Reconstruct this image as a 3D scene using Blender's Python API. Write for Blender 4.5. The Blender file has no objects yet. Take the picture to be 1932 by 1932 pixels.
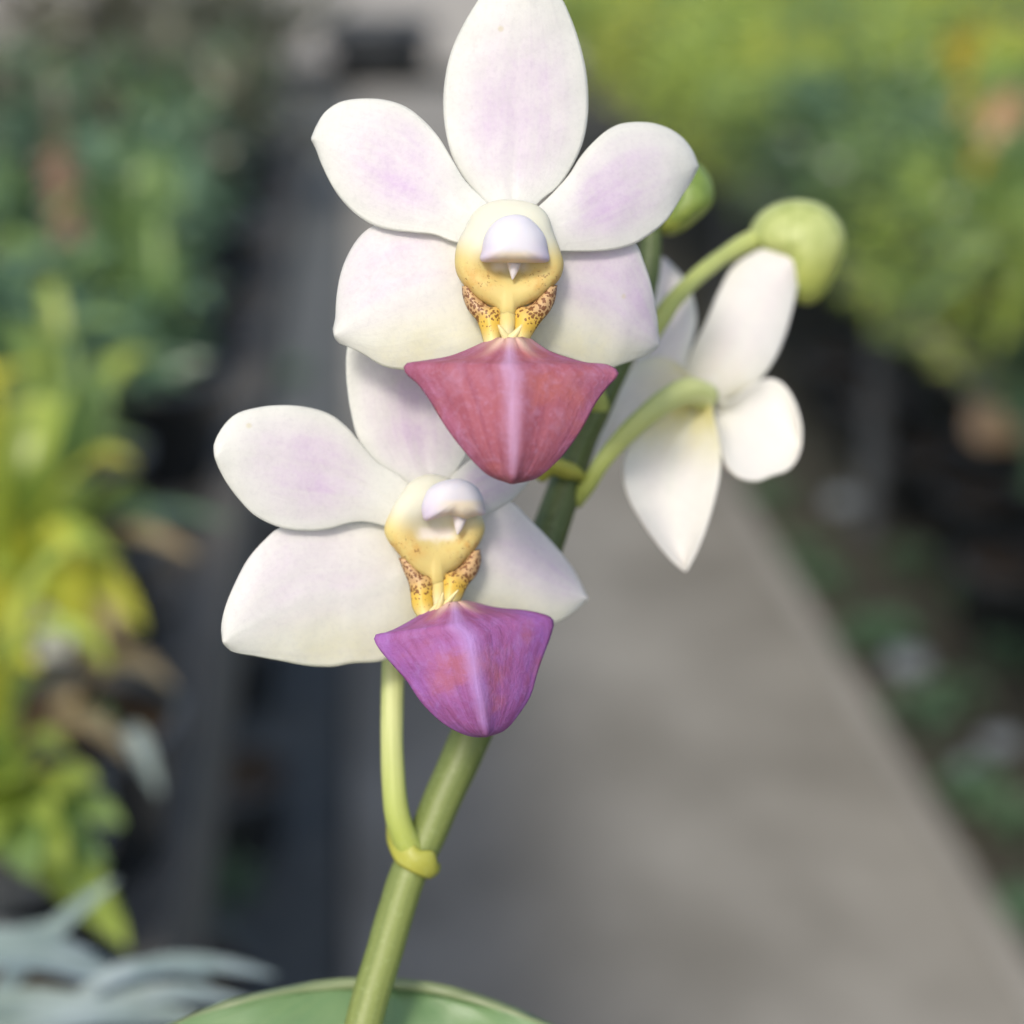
import bpy, math, random
from mathutils import Vector, Matrix, noise as mnoise

# ------------------------------------------------------------------ camera, world, sun, exposure
scene = bpy.context.scene
col = scene.collection
R = math.radians
CAM_H, PITCH, YAW, HFOV = 1.22, R(22.0), R(5.2), R(35.0)
FPX = 966.0 / math.tan(HFOV / 2)          # focal length in units of the 1932-pixel frame
cam_d = bpy.data.cameras.new('camera')
cam = bpy.data.objects.new('camera', cam_d)
col.objects.link(cam)
cam.location = (0, 0, CAM_H)
cam.rotation_euler = (R(90) - PITCH, 0, -YAW)
cam_d.sensor_fit = 'HORIZONTAL'
cam_d.sensor_width = 36
cam_d.angle = HFOV
cam_d.clip_start = 0.01
cam_d.clip_end = 400
cam_d.dof.use_dof = True
cam_d.dof.focus_distance = 0.2075
cam_d.dof.aperture_fstop = 8.8
scene.camera = cam

SUN_DIR = Vector((-0.28, -0.62, 0.74)).normalized()      # towards the sun
world = bpy.data.worlds.new('World')
scene.world = world
world.use_nodes = True
wt = world.node_tree
sky = wt.nodes.new('ShaderNodeTexSky')
sky.sky_type = 'NISHITA'
sky.sun_disc = False
sky.sun_elevation = math.asin(SUN_DIR.z)
sky.sun_rotation = math.atan2(SUN_DIR.x, SUN_DIR.y)
sky.air_density = 1.0
sky.dust_density = 3.0
sky.ozone_density = 0.6
wt.links.new(sky.outputs[0], wt.nodes['Background'].inputs['Color'])
wt.nodes['Background'].inputs['Strength'].default_value = 0.15
sun_d = bpy.data.lights.new('sun', 'SUN')
sun_d.energy = 1.6
sun_d.angle = R(12)
sun_d.color = (1.0, 0.95, 0.86)
sun = bpy.data.objects.new('sun', sun_d)
col.objects.link(sun)
sun.rotation_euler = SUN_DIR.to_track_quat('Z', 'Y').to_euler()
sun.location = (0, 0, 20)

scene.view_settings.view_transform = 'Standard'
scene.view_settings.look = 'None'
scene.view_settings.exposure = 0.37
scene.view_settings.gamma = 1.0
scene.render.engine = 'CYCLES'
scene.cycles.use_denoising = True
scene.cycles.max_bounces = 7
scene.cycles.transmission_bounces = 8

CAM_R = cam.rotation_euler.to_matrix()
CAM_C = Vector((0, 0, CAM_H))


def at(px, py, depth):
    """world point seen at (px, py) of the 1932 frame at that distance along the view axis"""
    return CAM_C + CAM_R @ Vector(((px - 966) / FPX * depth, -(py - 966) / FPX * depth, -depth))


def on_plane(px, py, h):
    d = CAM_R @ Vector(((px - 966) / FPX, -(py - 966) / FPX, -1))
    return CAM_C + d * ((h - CAM_H) / d.z)


def to_px(p):
    v = CAM_R.transposed() @ (Vector(p) - CAM_C)
    if v.z > -0.02:
        return None
    return 966 + v.x / -v.z * FPX, 966 - v.y / -v.z * FPX, -v.z


def in_view(p, m=250):
    q = to_px(p)
    return q is not None and -m < q[0] < 1932 + m and -m < q[1] < 1932 + m


# ------------------------------------------------------------------ node helpers
def s(r, g, b):
    f = lambda c: (c / 255 / 12.92) if c / 255 <= 0.04045 else ((c / 255 + 0.055) / 1.055) ** 2.4
    return (f(r), f(g), f(b), 1.0)


class NT:
    def __init__(self, name):
        self.mat = bpy.data.materials.new(name)
        self.mat.use_nodes = True
        self.t = self.mat.node_tree
        self.t.nodes.clear()
        self.out = self.t.nodes.new('ShaderNodeOutputMaterial')

    def n(self, typ, **kw):
        nd = self.t.nodes.new(typ)
        for k, v in kw.items():
            setattr(nd, k, v)
        return nd

    def set(self, sock, v):
        if isinstance(v, bpy.types.NodeSocket):
            self.t.links.new(v, sock)
        elif v is not None:
            try:
                sock.default_value = v
            except Exception:
                sock.default_value = (v, v, v)

    def math(self, op, a, b=0.5, clamp=False):
        nd = self.n('ShaderNodeMath', operation=op, use_clamp=clamp)
        self.set(nd.inputs[0], a)
        self.set(nd.inputs[1], b)
        return nd.outputs[0]

    def mul(self, a, b):
        return self.math('MULTIPLY', a, b)

    def mix(self, f, a, b, blend='MIX'):
        nd = self.n('ShaderNodeMix', data_type='RGBA', blend_type=blend)
        self.set(nd.inputs[0], f)
        self.set(nd.inputs[6], a)
        self.set(nd.inputs[7], b)
        return nd.outputs[2]

    def obj(self):
        return self.n('ShaderNodeTexCoord').outputs['Object']

    def attr(self, name):
        nd = self.n('ShaderNodeAttribute', attribute_name=name)
        return nd

    def noise(self, vec, scale, detail=3, rough=0.55, dist=0.0):
        nd = self.n('ShaderNodeTexNoise')
        self.set(nd.inputs['Vector'], vec)
        nd.inputs['Scale'].default_value = scale
        nd.inputs['Detail'].default_value = detail
        nd.inputs['Roughness'].default_value = rough
        nd.inputs['Distortion'].default_value = dist
        return nd.outputs['Fac']

    def voro(self, vec, scale, rand=1.0):
        nd = self.n('ShaderNodeTexVoronoi')
        self.set(nd.inputs['Vector'], vec)
        nd.inputs['Scale'].default_value = scale
        nd.inputs['Randomness'].default_value = rand
        return nd

    def rng(self, v, a, b, c=0.0, d=1.0):
        nd = self.n('ShaderNodeMapRange', interpolation_type='SMOOTHSTEP')
        self.set(nd.inputs[0], v)
        self.set(nd.inputs[1], a)
        self.set(nd.inputs[2], b)
        nd.inputs[3].default_value = c
        nd.inputs[4].default_value = d
        return nd.outputs[0]

    def scalev(self, vec, sc):
        nd = self.n('ShaderNodeVectorMath', operation='MULTIPLY')
        self.set(nd.inputs[0], vec)
        nd.inputs[1].default_value = sc
        return nd.outputs[0]

    def bump(self, h, strength, dist):
        nd = self.n('ShaderNodeBump')
        self.set(nd.inputs['Height'], h)
        nd.inputs['Strength'].default_value = strength
        nd.inputs['Distance'].default_value = dist
        return nd.outputs[0]

    def finish(self, color, rough=0.5, spec=0.4, normal=None, transl=0.0, tcol=None, sss=0.0, sss_r=0.001, sheen=0.0):
        p = self.n('ShaderNodeBsdfPrincipled')
        self.set(p.inputs['Base Color'], color)
        self.set(p.inputs['Roughness'], rough)
        self.set(p.inputs['Specular IOR Level'], spec)
        if sheen:
            p.inputs['Sheen Weight'].default_value = sheen
        if normal is not None:
            self.set(p.inputs['Normal'], normal)
        if sss:
            p.inputs['Subsurface Weight'].default_value = sss
            p.inputs['Subsurface Radius'].default_value = (1.0, 0.8, 0.6)
            p.inputs['Subsurface Scale'].default_value = sss_r
        sh = p.outputs[0]
        if transl:
            t = self.n('ShaderNodeBsdfTranslucent')
            self.set(t.inputs['Color'], tcol if tcol is not None else color)
            m = self.n('ShaderNodeMixShader')
            self.set(m.inputs[0], transl)
            self.t.links.new(sh, m.inputs[1])
            self.t.links.new(t.outputs[0], m.inputs[2])
            sh = m.outputs[0]
        self.t.links.new(sh, self.out.inputs['Surface'])
        return self.mat


# ------------------------------------------------------------------ object helpers
def link_mesh(name, verts, faces, mat, parent=None, smooth=True, attrs=None):
    me = bpy.data.meshes.new(name)
    me.from_pydata([tuple(v) for v in verts], [], faces)
    me.update()
    if attrs:
        if 'pig' in attrs:
            a = me.color_attributes.new('pig', 'FLOAT_COLOR', 'POINT')
            flat = []
            for c in attrs['pig']:
                flat += [c[0], c[1], c[2], 1.0]
            a.data.foreach_set('color', flat)
        if 'pco' in attrs:
            a = me.attributes.new('pco', 'FLOAT_VECTOR', 'POINT')
            flat = []
            for c in attrs['pco']:
                flat += list(c)
            a.data.foreach_set('vector', flat)
    if smooth:
        me.polygons.foreach_set('use_smooth', [True] * len(me.polygons))
    if mat:
        me.materials.append(mat)
    o = bpy.data.objects.new(name, me)
    col.objects.link(o)
    if parent is not None:
        o.parent = parent
    return o


def mesh_obj(name, me, parent=None, matrix=None):
    o = bpy.data.objects.new(name, me)
    col.objects.link(o)
    if parent is not None:
        o.parent = parent
    if matrix is not None:
        o.matrix_local = matrix
    return o


def empty(name, loc=(0, 0, 0), parent=None):
    o = bpy.data.objects.new(name, None)
    o.empty_display_size = 0.02
    o.location = loc
    col.objects.link(o)
    if parent is not None:
        o.parent = parent
    return o


def tag(o, label=None, cat=None, group=None, kind=None):
    for k, v in (('label', label), ('category', cat), ('group', group), ('kind', kind)):
        if v:
            o[k] = v
    return o


def catmull(pts, n, closed=False):
    """resample a polyline smoothly to n+1 points evenly by arc length (centripetal-ish)"""
    P = [Vector(p) for p in pts]
    dense = []
    m = len(P)
    segs = m if closed else m - 1
    for i in range(segs):
        p0 = P[(i - 1) % m] if (closed or i > 0) else P[0] * 2 - P[1]
        p1, p2 = P[i], P[(i + 1) % m]
        p3 = P[(i + 2) % m] if (closed or i + 2 < m) else P[-1] * 2 - P[-2]
        l = max((p2 - p1).length, 1e-9)
        m1 = (p2 - p0) * (l / max((p2 - p1).length + (p1 - p0).length, 1e-9))
        m2 = (p3 - p1) * (l / max((p3 - p2).length + (p2 - p1).length, 1e-9))
        for k in range(12):
            t = k / 12
            t2, t3 = t * t, t * t * t
            dense.append(p1 * (2 * t3 - 3 * t2 + 1) + m1 * (t3 - 2 * t2 + t) + p2 * (-2 * t3 + 3 * t2) + m2 * (t3 - t2))
    dense.append(P[0].copy() if closed else P[-1].copy())
    L = [0]
    for a, b in zip(dense, dense[1:]):
        L.append(L[-1] + (b - a).length)
    out, j = [], 0
    cnt = n if closed else n + 1
    for k in range(cnt):
        t = L[-1] * k / n
        while j < len(L) - 2 and L[j + 1] < t:
            j += 1
        f = (t - L[j]) / max(L[j + 1] - L[j], 1e-12)
        out.append(dense[j].lerp(dense[j + 1], min(max(f, 0), 1)))
    return out


def interp(xs, ys, x):
    if x <= xs[0]:
        return ys[0]
    for a, b, c, d in zip(xs, xs[1:], ys, ys[1:]):
        if x <= b:
            t = (x - a) / (b - a)
            return c + (d - c) * t
    return ys[-1]


def sm(a, b, x):
    t = min(max((x - a) / (b - a), 0), 1)
    return t * t * (3 - 2 * t)


def blade(name, left, right, conv, depth, mat, parent, pig=None, nu=26, nv=44, thick=0.00036, seed=0.0, wave=0.0003):
    """a petal: two edges traced from base to tip, filled as a curved sheet. depth(u, v, px, py) -> distance along the view axis"""
    L = catmull([Vector((*conv(*p), 0)) for p in left], nv)
    Rr = catmull([Vector((*conv(*p), 0)) for p in right], nv)
    V, F, P, C = [], [], [], []
    for j in range(nv + 1):
        v = j / nv
        for i in range(nu + 1):
            u = i / nu * 2 - 1
            uu = math.sin(u * math.pi / 2) * 0.35 + u * 0.65       # denser rows near the rims
            q = L[j].lerp(Rr[j], (uu + 1) / 2)
            d = depth(uu, v, q.x, q.y)
            w = mnoise.noise(Vector((q.x * 0.012, q.y * 0.012, seed))) * wave * (0.4 + abs(uu) ** 3 * 1.2)
            w += mnoise.noise(Vector((q.x * 0.03, q.y * 0.03, seed + 9))) * wave * 0.35
            V.append(at(q.x, q.y, d + w))
            P.append(pig(uu, v) if pig else (0, 0, 0))
            C.append((uu, v, seed))
    for j in range(nv):
        for i in range(nu):
            a = j * (nu + 1) + i
            F.append((a, a + nu + 1, a + nu + 2, a + 1))
    o = link_mesh(name, V, F, mat, parent, True, {'pig': P, 'pco': C})
    md = o.modifiers.new('thickness', 'SOLIDIFY')
    md.thickness = thick
    md.offset = 0
    return o


def convd_px(conv, x, y):
    return conv(x, y)


def dome(name, outline, centre, conv, d0, prof, mat, parent, pig=None, n=56, mm=0.001, tilt=None, dents=(), roundness=0.0):
    """closed rounded body: outline rings shrinking to a centre while rising towards the viewer. prof = [(scale, rise mm)]"""
    ring = catmull([Vector((*conv(*p), 0)) for p in outline], n, closed=True)
    c = Vector((*conv(*centre), 0))
    V, F, P, Q = [], [], [], []
    mean = sum((q - c).length for q in ring) / n
    for sc, z in prof:
        k = roundness * max(0.0, 1 - sc) ** 0.7
        for q in ring:
            e = q - c
            e = e.normalized() * (e.length * (1 - k) + min(mean, e.length * 1.15) * k)
            w = c + e * sc
            d = d0 - z * mm + (tilt(w.x, w.y) if tilt else 0)
            for (dx, dy), rx, ry, am in dents:
                e = convd_px(conv, dx, dy)
                d += am * mm * math.exp(-((w.x - e[0]) / rx) ** 2 - ((w.y - e[1]) / ry) ** 2)
            V.append(at(w.x, w.y, d))
            Q.append(((w.x - c.x) / mean, (w.y - c.y) / mean, z / 8))
            P.append(pig(w.x, w.y, z) if pig else (0, 0, 0))
    k = len(prof)
    for a in range(k - 1):
        for i in range(n):
            j = (i + 1) % n
            F.append((a * n + i, a * n + j, (a + 1) * n + j, (a + 1) * n + i))
    F.append(tuple(range(n - 1, -1, -1)))
    F.append(tuple((k - 1) * n + i for i in range(n)))
    return link_mesh(name, V, F, mat, parent, True, {'pig': P, 'pco': Q})


def tube(name, pts, radii, mat, parent, n=14, steps=40, flat=1.0, pig=None, cap=True, ridge=0.0):
    """swept round stalk through world points; radii in metres along it"""
    C = catmull(pts, steps)
    V, F, P, Q = [], [], [], []
    up = None
    for k, c in enumerate(C):
        tdir = (C[min(k + 1, steps)] - C[max(k - 1, 0)]).normalized()
        if up is None:
            up = tdir.orthogonal().normalized()
        up = (up - tdir * up.dot(tdir)).normalized()
        sd = tdir.cross(up)
        t = k / steps
        r = interp([i / (len(radii) - 1) for i in range(len(radii))], radii, t)
        for i in range(n):
            a = 2 * math.pi * i / n
            rr = r * (1 + ridge * math.cos(3 * a + 1.0) + 0.04 * mnoise.noise(Vector((c.x * 300, c.z * 300, i * 0.4))))
            V.append(c + up * (math.cos(a) * rr) + sd * (math.sin(a) * rr * flat))
            P.append(pig(t) if pig else (t, 0, 0))
            Q.append((math.cos(a), t, math.sin(a)))
    for k in range(steps):
        for i in range(n):
            j = (i + 1) % n
            F.append((k * n + i, k * n + j, (k + 1) * n + j, (k + 1) * n + i))
    if cap:
        F.append(tuple(range(n - 1, -1, -1)))
        F.append(tuple(steps * n + i for i in range(n)))
    return link_mesh(name, V, F, mat, parent, True, {'pig': P, 'pco': Q})


def box_mesh(name, lo, hi, mat, parent=None, bevel=0.0):
    x0, y0, z0 = lo
    x1, y1, z1 = hi
    V = [(x0, y0, z0), (x1, y0, z0), (x1, y1, z0), (x0, y1, z0), (x0, y0, z1), (x1, y0, z1), (x1, y1, z1), (x0, y1, z1)]
    F = [(3, 2, 1, 0), (4, 5, 6, 7), (0, 1, 5, 4), (1, 2, 6, 5), (2, 3, 7, 6), (3, 0, 4, 7)]
    o = link_mesh(name, V, F, mat, parent, False)
    if bevel:
        b = o.modifiers.new('bevel', 'BEVEL')
        b.width = bevel
        b.segments = 2
    return o


# ------------------------------------------------------------------ materials
def petal_material(name, white, blush, cream, transl=0.36):
    t = NT(name)
    pig = t.attr('pig')
    sep = t.n('ShaderNodeSeparateColor')
    t.set(sep.inputs[0], pig.outputs['Color'])
    pco = t.attr('pco').outputs['Vector']
    oc = t.obj()
    streak = t.noise(t.scalev(pco, (5.0, 0.9, 1.0)), 1.0, 3, 0.5)
    blot = t.noise(oc, 170, 4, 0.62, 0.5)
    fine = t.noise(oc, 1500, 4, 0.75)
    f = t.mul(sep.outputs[0], t.rng(blot, 0.30, 0.66, 0.62, 1.05))
    f = t.mul(f, t.rng(streak, 0.25, 0.7, 0.65, 1.1))
    f = t.mul(f, t.rng(fine, 0.2, 0.8, 0.75, 1.15))
    c = t.mix(f, white, blush)
    c = t.mix(t.mul(sep.outputs[1], t.rng(blot, 0.25, 0.75, 0.6, 1.1)), c, cream)
    c = t.mix(t.mul(sep.outputs[2], 0.8), c, s(236, 238, 228))
    c = t.mix(t.rng(fine, 0.45, 0.75, 0.0, 0.20), c, (0.58, 0.58, 0.56, 1))
    mott = t.noise(oc, 320, 5, 0.7, 0.6)
    c = t.mix(t.rng(mott, 0.42, 0.72, 0.0, 0.16), c, s(214, 215, 208))
    bl = t.voro(oc, 95)
    c = t.mix(t.rng(bl.outputs['Distance'], 0.02, 0.055, 0.35, 0.0), c, s(214, 200, 130))
    vein = t.noise(t.scalev(pco, (16.0, 0.8, 1.0)), 1.0, 2, 0.5)
    c = t.mix(t.rng(vein, 0.5, 0.7, 0.0, 0.05), c, s(206, 198, 208))
    h = t.math('ADD', t.math('ADD', t.mul(streak, 0.5), t.mul(vein, 0.3)), t.mul(fine, 0.5))
    nm = t.bump(t.math('ADD', h, t.mul(t.noise(oc, 240, 3, 0.6), 0.9)), 0.5, 0.00022)
    return t.finish(c, t.rng(fine, 0.3, 0.7, 0.34, 0.58), 0.4, nm, transl=transl)


M = {}
M['petal'] = petal_material('white_lavender_petal', s(240, 240, 233), s(220, 194, 226), s(236, 232, 198), 0.40)
M['petal_back'] = petal_material('warm_white_petal', s(243, 241, 234), s(236, 226, 228), s(232, 224, 140), 0.3)


def lip_material(name, main, rim, ridge, dark, seedv):
    t = NT(name)
    sep = t.n('ShaderNodeSeparateColor')
    t.set(sep.inputs[0], t.attr('pig').outputs['Color'])
    pco = t.attr('pco').outputs['Vector']
    oc = t.obj()
    rad = t.n('ShaderNodeVectorMath', operation='ADD')
    t.set(rad.inputs[0], t.scalev(pco, (8.0, 2.2, 1.0)))
    rad.inputs[1].default_value = (seedv, seedv * 2, 0)
    streak = t.noise(rad.outputs[0], 1.0, 5, 0.65, 0.4)
    fine = t.noise(oc, 1500, 4, 0.7)
    blot = t.noise(oc, 420, 5, 0.65, 0.8)
    c = t.mix(t.mul(sep.outputs[1], t.rng(blot, 0.3, 0.7, 0.7, 1.1)), main, rim)
    c = t.mix(t.rng(streak, 0.40, 0.64, 0.0, 0.6), c, dark)
    warm = t.noise(oc, 130, 3, 0.6)
    c = t.mix(t.rng(warm, 0.5, 0.7, 0.0, 0.45), c, s(184, 106, 90))
    c = t.mix(t.rng(blot, 0.45, 0.75, 0.0, 0.22), c, ridge)
    c = t.mix(t.rng(fine, 0.48, 0.78, 0.0, 0.24), c, ridge)
    c = t.mix(t.mul(sep.outputs[0], t.rng(streak, 0.2, 0.7, 1.0, 0.6)), c, ridge)
    c = t.mix(sep.outputs[2], c, s(226, 190, 170))
    nm = t.bump(t.math('ADD', t.mul(streak, 0.7), t.mul(fine, 0.7)), 0.6, 0.0004)
    return t.finish(c, t.rng(fine, 0.3, 0.7, 0.5, 0.7), 0.25, nm, transl=0.16)


M['lip_rose'] = lip_material('rose_lip', s(168, 96, 108), s(172, 106, 146), s(198, 162, 198), s(146, 74, 92), 3.1)
M['lip_purple'] = lip_material('purple_lip', s(168, 98, 132), s(158, 98, 170), s(186, 150, 208), s(136, 72, 118), 7.7)

t = NT('spotted_yellow_lobe')
sep = t.n('ShaderNodeSeparateColor')
t.set(sep.inputs[0], t.attr('pig').outputs['Color'])
oc = t.obj()
nz = t.n('ShaderNodeTexNoise')
t.set(nz.inputs['Vector'], oc)
nz.inputs['Scale'].default_value = 1200
add = t.n('ShaderNodeVectorMath', operation='MULTIPLY_ADD')
t.set(add.inputs[0], nz.outputs['Color'])
add.inputs[1].default_value = (0.0009, 0.0009, 0.0009)
t.set(add.inputs[2], oc)
vor = t.voro(add.outputs[0], 2000)
spot = t.math('LESS_THAN', vor.outputs['Distance'], t.mul(sep.outputs[0], 0.40))
base = t.mix(sep.outputs[1], s(220, 184, 76), s(206, 170, 122))
base = t.mix(sep.outputs[2], base, s(236, 228, 170))
c = t.mix(t.mul(spot, 0.85), base, s(112, 62, 34))
M['lobe'] = t.finish(c, 0.42, 0.4, t.bump(t.noise(oc, 1500, 2), 0.2, 0.0002), transl=0.15)

t = NT('yellow_column')
sep = t.n('ShaderNodeSeparateColor')
t.set(sep.inputs[0], t.attr('pig').outputs['Color'])
oc = t.obj()
n1 = t.noise(oc, 420, 4, 0.65)
n2 = t.noise(oc, 1900, 3, 0.7)
c = t.mix(t.mul(sep.outputs[1], 0.85), s(208, 207, 188), s(208, 186, 104))
c = t.mix(t.mul(sep.outputs[0], t.rng(n1, 0.36, 0.68, 0.0, 0.7)), c, s(200, 152, 76))
c = t.mix(t.mul(sep.outputs[0], t.rng(n2, 0.58, 0.68, 0.0, 0.75)), c, s(126, 80, 40))
c = t.mix(t.mul(sep.outputs[2], 0.9), c, s(236, 226, 214))
M['column'] = t.finish(c, 0.55, 0.3, t.bump(n2, 0.12, 0.0002), sss=0.5, sss_r=0.002)

t = NT('anther_cap_white')
sep = t.n('ShaderNodeSeparateColor')
t.set(sep.inputs[0], t.attr('pig').outputs['Color'])
oc = t.obj()
n2 = t.noise(oc, 1500, 3, 0.7)
c = t.mix(sep.outputs[0], s(208, 206, 212), s(222, 210, 186))
c = t.mix(t.mul(sep.outputs[1], 0.55), c, s(204, 186, 216))
M['cap'] = t.finish(c, 0.55, 0.3, t.bump(n2, 0.08, 0.0002), sss=0.5, sss_r=0.0015)


def stalk_material(name, a, b, dark, seam=False):
    t = NT(name)
    sep = t.n('ShaderNodeSeparateColor')
    t.set(sep.inputs[0], t.attr('pig').outputs['Color'])
    oc = t.obj()
    pco = t.attr('pco').outputs['Vector']
    st = t.noise(t.scalev(pco, (3.0, 2.5, 3.0)), 1.0, 4, 0.6)
    fine = t.noise(oc, 1300, 3, 0.7)
    c = t.mix(sep.outputs[0], a, b)
    c = t.mix(t.rng(st, 0.4, 0.75, 0.0, 0.6), c, dark)
    c = t.mix(t.rng(fine, 0.5, 0.8, 0.0, 0.22), c, s(190, 205, 150))
    if seam:
        sx = t.n('ShaderNodeSeparateXYZ')
        t.set(sx.inputs[0], pco)
        wob = t.mul(t.math('SUBTRACT', t.noise(oc, 300, 2), 0.5), 0.18)
        l1 = t.rng(t.math('ABSOLUTE', t.math('ADD', t.math('ADD', sx.outputs[0], 0.35), wob)), 0.0, 0.07, 1.0, 0.0)
        l2 = t.rng(t.math('ABSOLUTE', t.math('ADD', t.math('SUBTRACT', sx.outputs[2], 0.45), wob)), 0.0, 0.07, 1.0, 0.0)
        ln = t.math('MAXIMUM', l1, l2)
        c = t.mix(t.mul(ln, 0.55), c, dark)
        st = t.math('SUBTRACT', st, t.mul(ln, 1.5))
    return t.finish(c, 0.45, 0.45, t.bump(t.math('ADD', fine, st), 0.15, 0.0005), transl=0.12)


M['stem'] = stalk_material('green_stem', s(138, 150, 82), s(84, 98, 54), s(98, 114, 60))
M['pedicel'] = stalk_material('pale_green_pedicel', s(176, 188, 92), s(212, 217, 152), s(166, 180, 92))
M['bract'] = stalk_material('yellow_bract', s(180, 178, 78), s(168, 170, 72), s(146, 154, 62))
M['bud'] = stalk_material('green_bud', s(186, 196, 124), s(176, 184, 92), s(150, 164, 84), True)
M['bud_dark'] = stalk_material('deep_green_bud', s(126, 150, 70), s(166, 168, 76), s(104, 128, 56), True)


def leaf_material(name, a, b, vein, transl=0.25, rough=0.26, scale=40):
    t = NT(name)
    oc = t.obj()
    info = t.n('ShaderNodeObjectInfo').outputs['Random']
    n1 = t.noise(oc, scale, 4, 0.6)
    c = t.mix(t.rng(n1, 0.35, 0.7), a, b)
    c = t.mix(t.mul(info, 0.35), c, vein)
    return t.finish(c, rough, 0.45, t.bump(n1, 0.2, 0.002), transl=transl)


def gs(r, g, b):
    return s(r, g, b)


M['leaf_big'] = None
t = NT('orchid_leaf')
oc = t.obj()
pco = t.attr('pco').outputs['Vector']
sep = t.n('ShaderNodeSeparateXYZ')
t.set(sep.inputs[0], pco)
n1 = t.noise(oc, 60, 5, 0.6)
st = t.noise(t.scalev(pco, (22, 1.5, 1)), 1.0, 3, 0.6)
c = t.mix(t.rng(n1, 0.3, 0.7), s(98, 128, 86), s(118, 146, 98))
c = t.mix(t.rng(st, 0.4, 0.7, 0.0, 0.35), c, s(96, 134, 88))
edge = t.rng(t.math('ABSOLUTE', sep.outputs[0]), 0.985, 1.0)
c = t.mix(t.mul(edge, 0.35), c, s(150, 140, 110))
M['leaf_big'] = t.finish(c, 0.38, 0.45, t.bump(t.math('ADD', st, n1), 0.15, 0.0006), transl=0.1)

M['lime'] = leaf_material('lime_leaf', s(172, 196, 92), s(192, 206, 104), s(202, 206, 98), 0.42)
M['mid'] = leaf_material('mid_green_leaf', s(122, 152, 92), s(146, 174, 106), s(160, 182, 100), 0.34)
M['deep'] = leaf_material('deep_green_leaf', s(82, 112, 88), s(104, 136, 100), s(110, 130, 98), 0.2)
M['dull'] = leaf_material('dull_grey_green_leaf', s(86, 96, 76), s(112, 112, 90), s(110, 96, 76), 0.15)
M['yellow'] = leaf_material('yellow_leaf', s(206, 206, 76), s(214, 208, 90), s(198, 202, 80), 0.4)
M['silver'] = leaf_material('silver_leaf', s(134, 150, 144), s(168, 180, 180), s(124, 146, 130), 0.12, 0.3)
M['pale'] = leaf_material('pale_grey_green_leaf', s(150, 164, 156), s(172, 184, 178), s(150, 168, 156), 0.2)
M['straw'] = leaf_material('dry_straw_leaf', s(176, 156, 118), s(150, 126, 92), s(196, 178, 130), 0.2, 0.6)
M['peach'] = leaf_material('peach_petal', s(238, 198, 156), s(244, 214, 176), s(230, 180, 140), 0.3)
M['orange'] = leaf_material('amber_petal', s(206, 178, 40), s(214, 186, 60), s(196, 160, 40), 0.3)
M['pinkish'] = leaf_material('dusty_pink_petal', s(206, 170, 148), s(190, 130, 100), s(214, 186, 168), 0.2)


def plain(name, a, b, scale, rough=0.7, spec=0.3, bump=0.3, dist=0.004):
    t = NT(name)
    oc = t.obj()
    n1 = t.noise(oc, scale, 6, 0.62, 0.3)
    n2 = t.noise(oc, scale * 9, 3, 0.6)
    f = t.math('ADD', t.mul(t.rng(n1, 0.3, 0.7), 0.75), t.mul(n2, 0.25))
    return t.finish(t.mix(f, a, b), rough, spec, t.bump(n2, bump, dist))


M['concrete'] = plain('path_concrete', s(116, 113, 105), s(156, 153, 145), 2.4, 0.85, 0.2)
M['kerb'] = plain('kerb_concrete', s(128, 126, 119), s(160, 157, 150), 5.0, 0.85, 0.2)
M['soil'] = plain('dark_soil', s(58, 60, 54), s(80, 76, 66), 9.0, 0.95, 0.15, 0.6, 0.02)
M['mat'] = plain('black_weed_mat', s(76, 80, 80), s(96, 98, 96), 12.0, 0.75, 0.25)
M['pot'] = plain('black_pot_plastic', s(58, 62, 66), s(76, 80, 84), 20.0, 0.4, 0.45, 0.1)
M['bark'] = plain('bark_mix', s(74, 58, 44), s(112, 92, 70), 60.0, 0.9, 0.2, 0.8, 0.01)
M['slat'] = plain('weathered_bench_wood', s(86, 84, 80), s(112, 108, 100), 14.0, 0.8, 0.25)
M['board'] = plain('grey_edge_board', s(104, 100, 96), s(130, 124, 116), 10.0, 0.8, 0.25)
M['steel'] = plain('dull_steel_leg', s(78, 82, 86), s(98, 102, 106), 16.0, 0.5, 0.4)
M['stone'] = plain('pale_stone', s(118, 126, 134), s(142, 150, 156), 30.0, 0.5, 0.4)
M['tan'] = plain('tan_wood', s(196, 166, 134), s(214, 186, 152), 22.0, 0.7, 0.3)
M['tag'] = plain('white_glint_chip', s(232, 234, 226), s(242, 242, 236), 30.0, 0.3, 0.5, 0.05)  # white of the added chips that mimic bright leaf glints
M['gravel'] = plain('pale_gravel', s(150, 145, 135), s(176, 170, 158), 8.0, 0.9, 0.2)
M['clay'] = plain('clay_pot', s(150, 96, 70), s(176, 122, 92), 18.0, 0.8, 0.25)

# ------------------------------------------------------------------ setting: ground, path
def sheet(name, x0, x1, y0, y1, z, mat, nx=1, ny=1, bumpy=0.0):
    V = [(x0 + (x1 - x0) * i / nx, y0 + (y1 - y0) * j / ny,
          z + bumpy * mnoise.noise(Vector((i * 0.9, j * 0.9, 3)))) for j in range(ny + 1) for i in range(nx + 1)]
    F = [(j * (nx + 1) + i, j * (nx + 1) + i + 1, (j + 1) * (nx + 1) + i + 1, (j + 1) * (nx + 1) + i)
         for j in range(ny) for i in range(nx)]
    return tag(link_mesh(name, V, F, mat, None, bumpy > 0), kind='structure')


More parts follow.
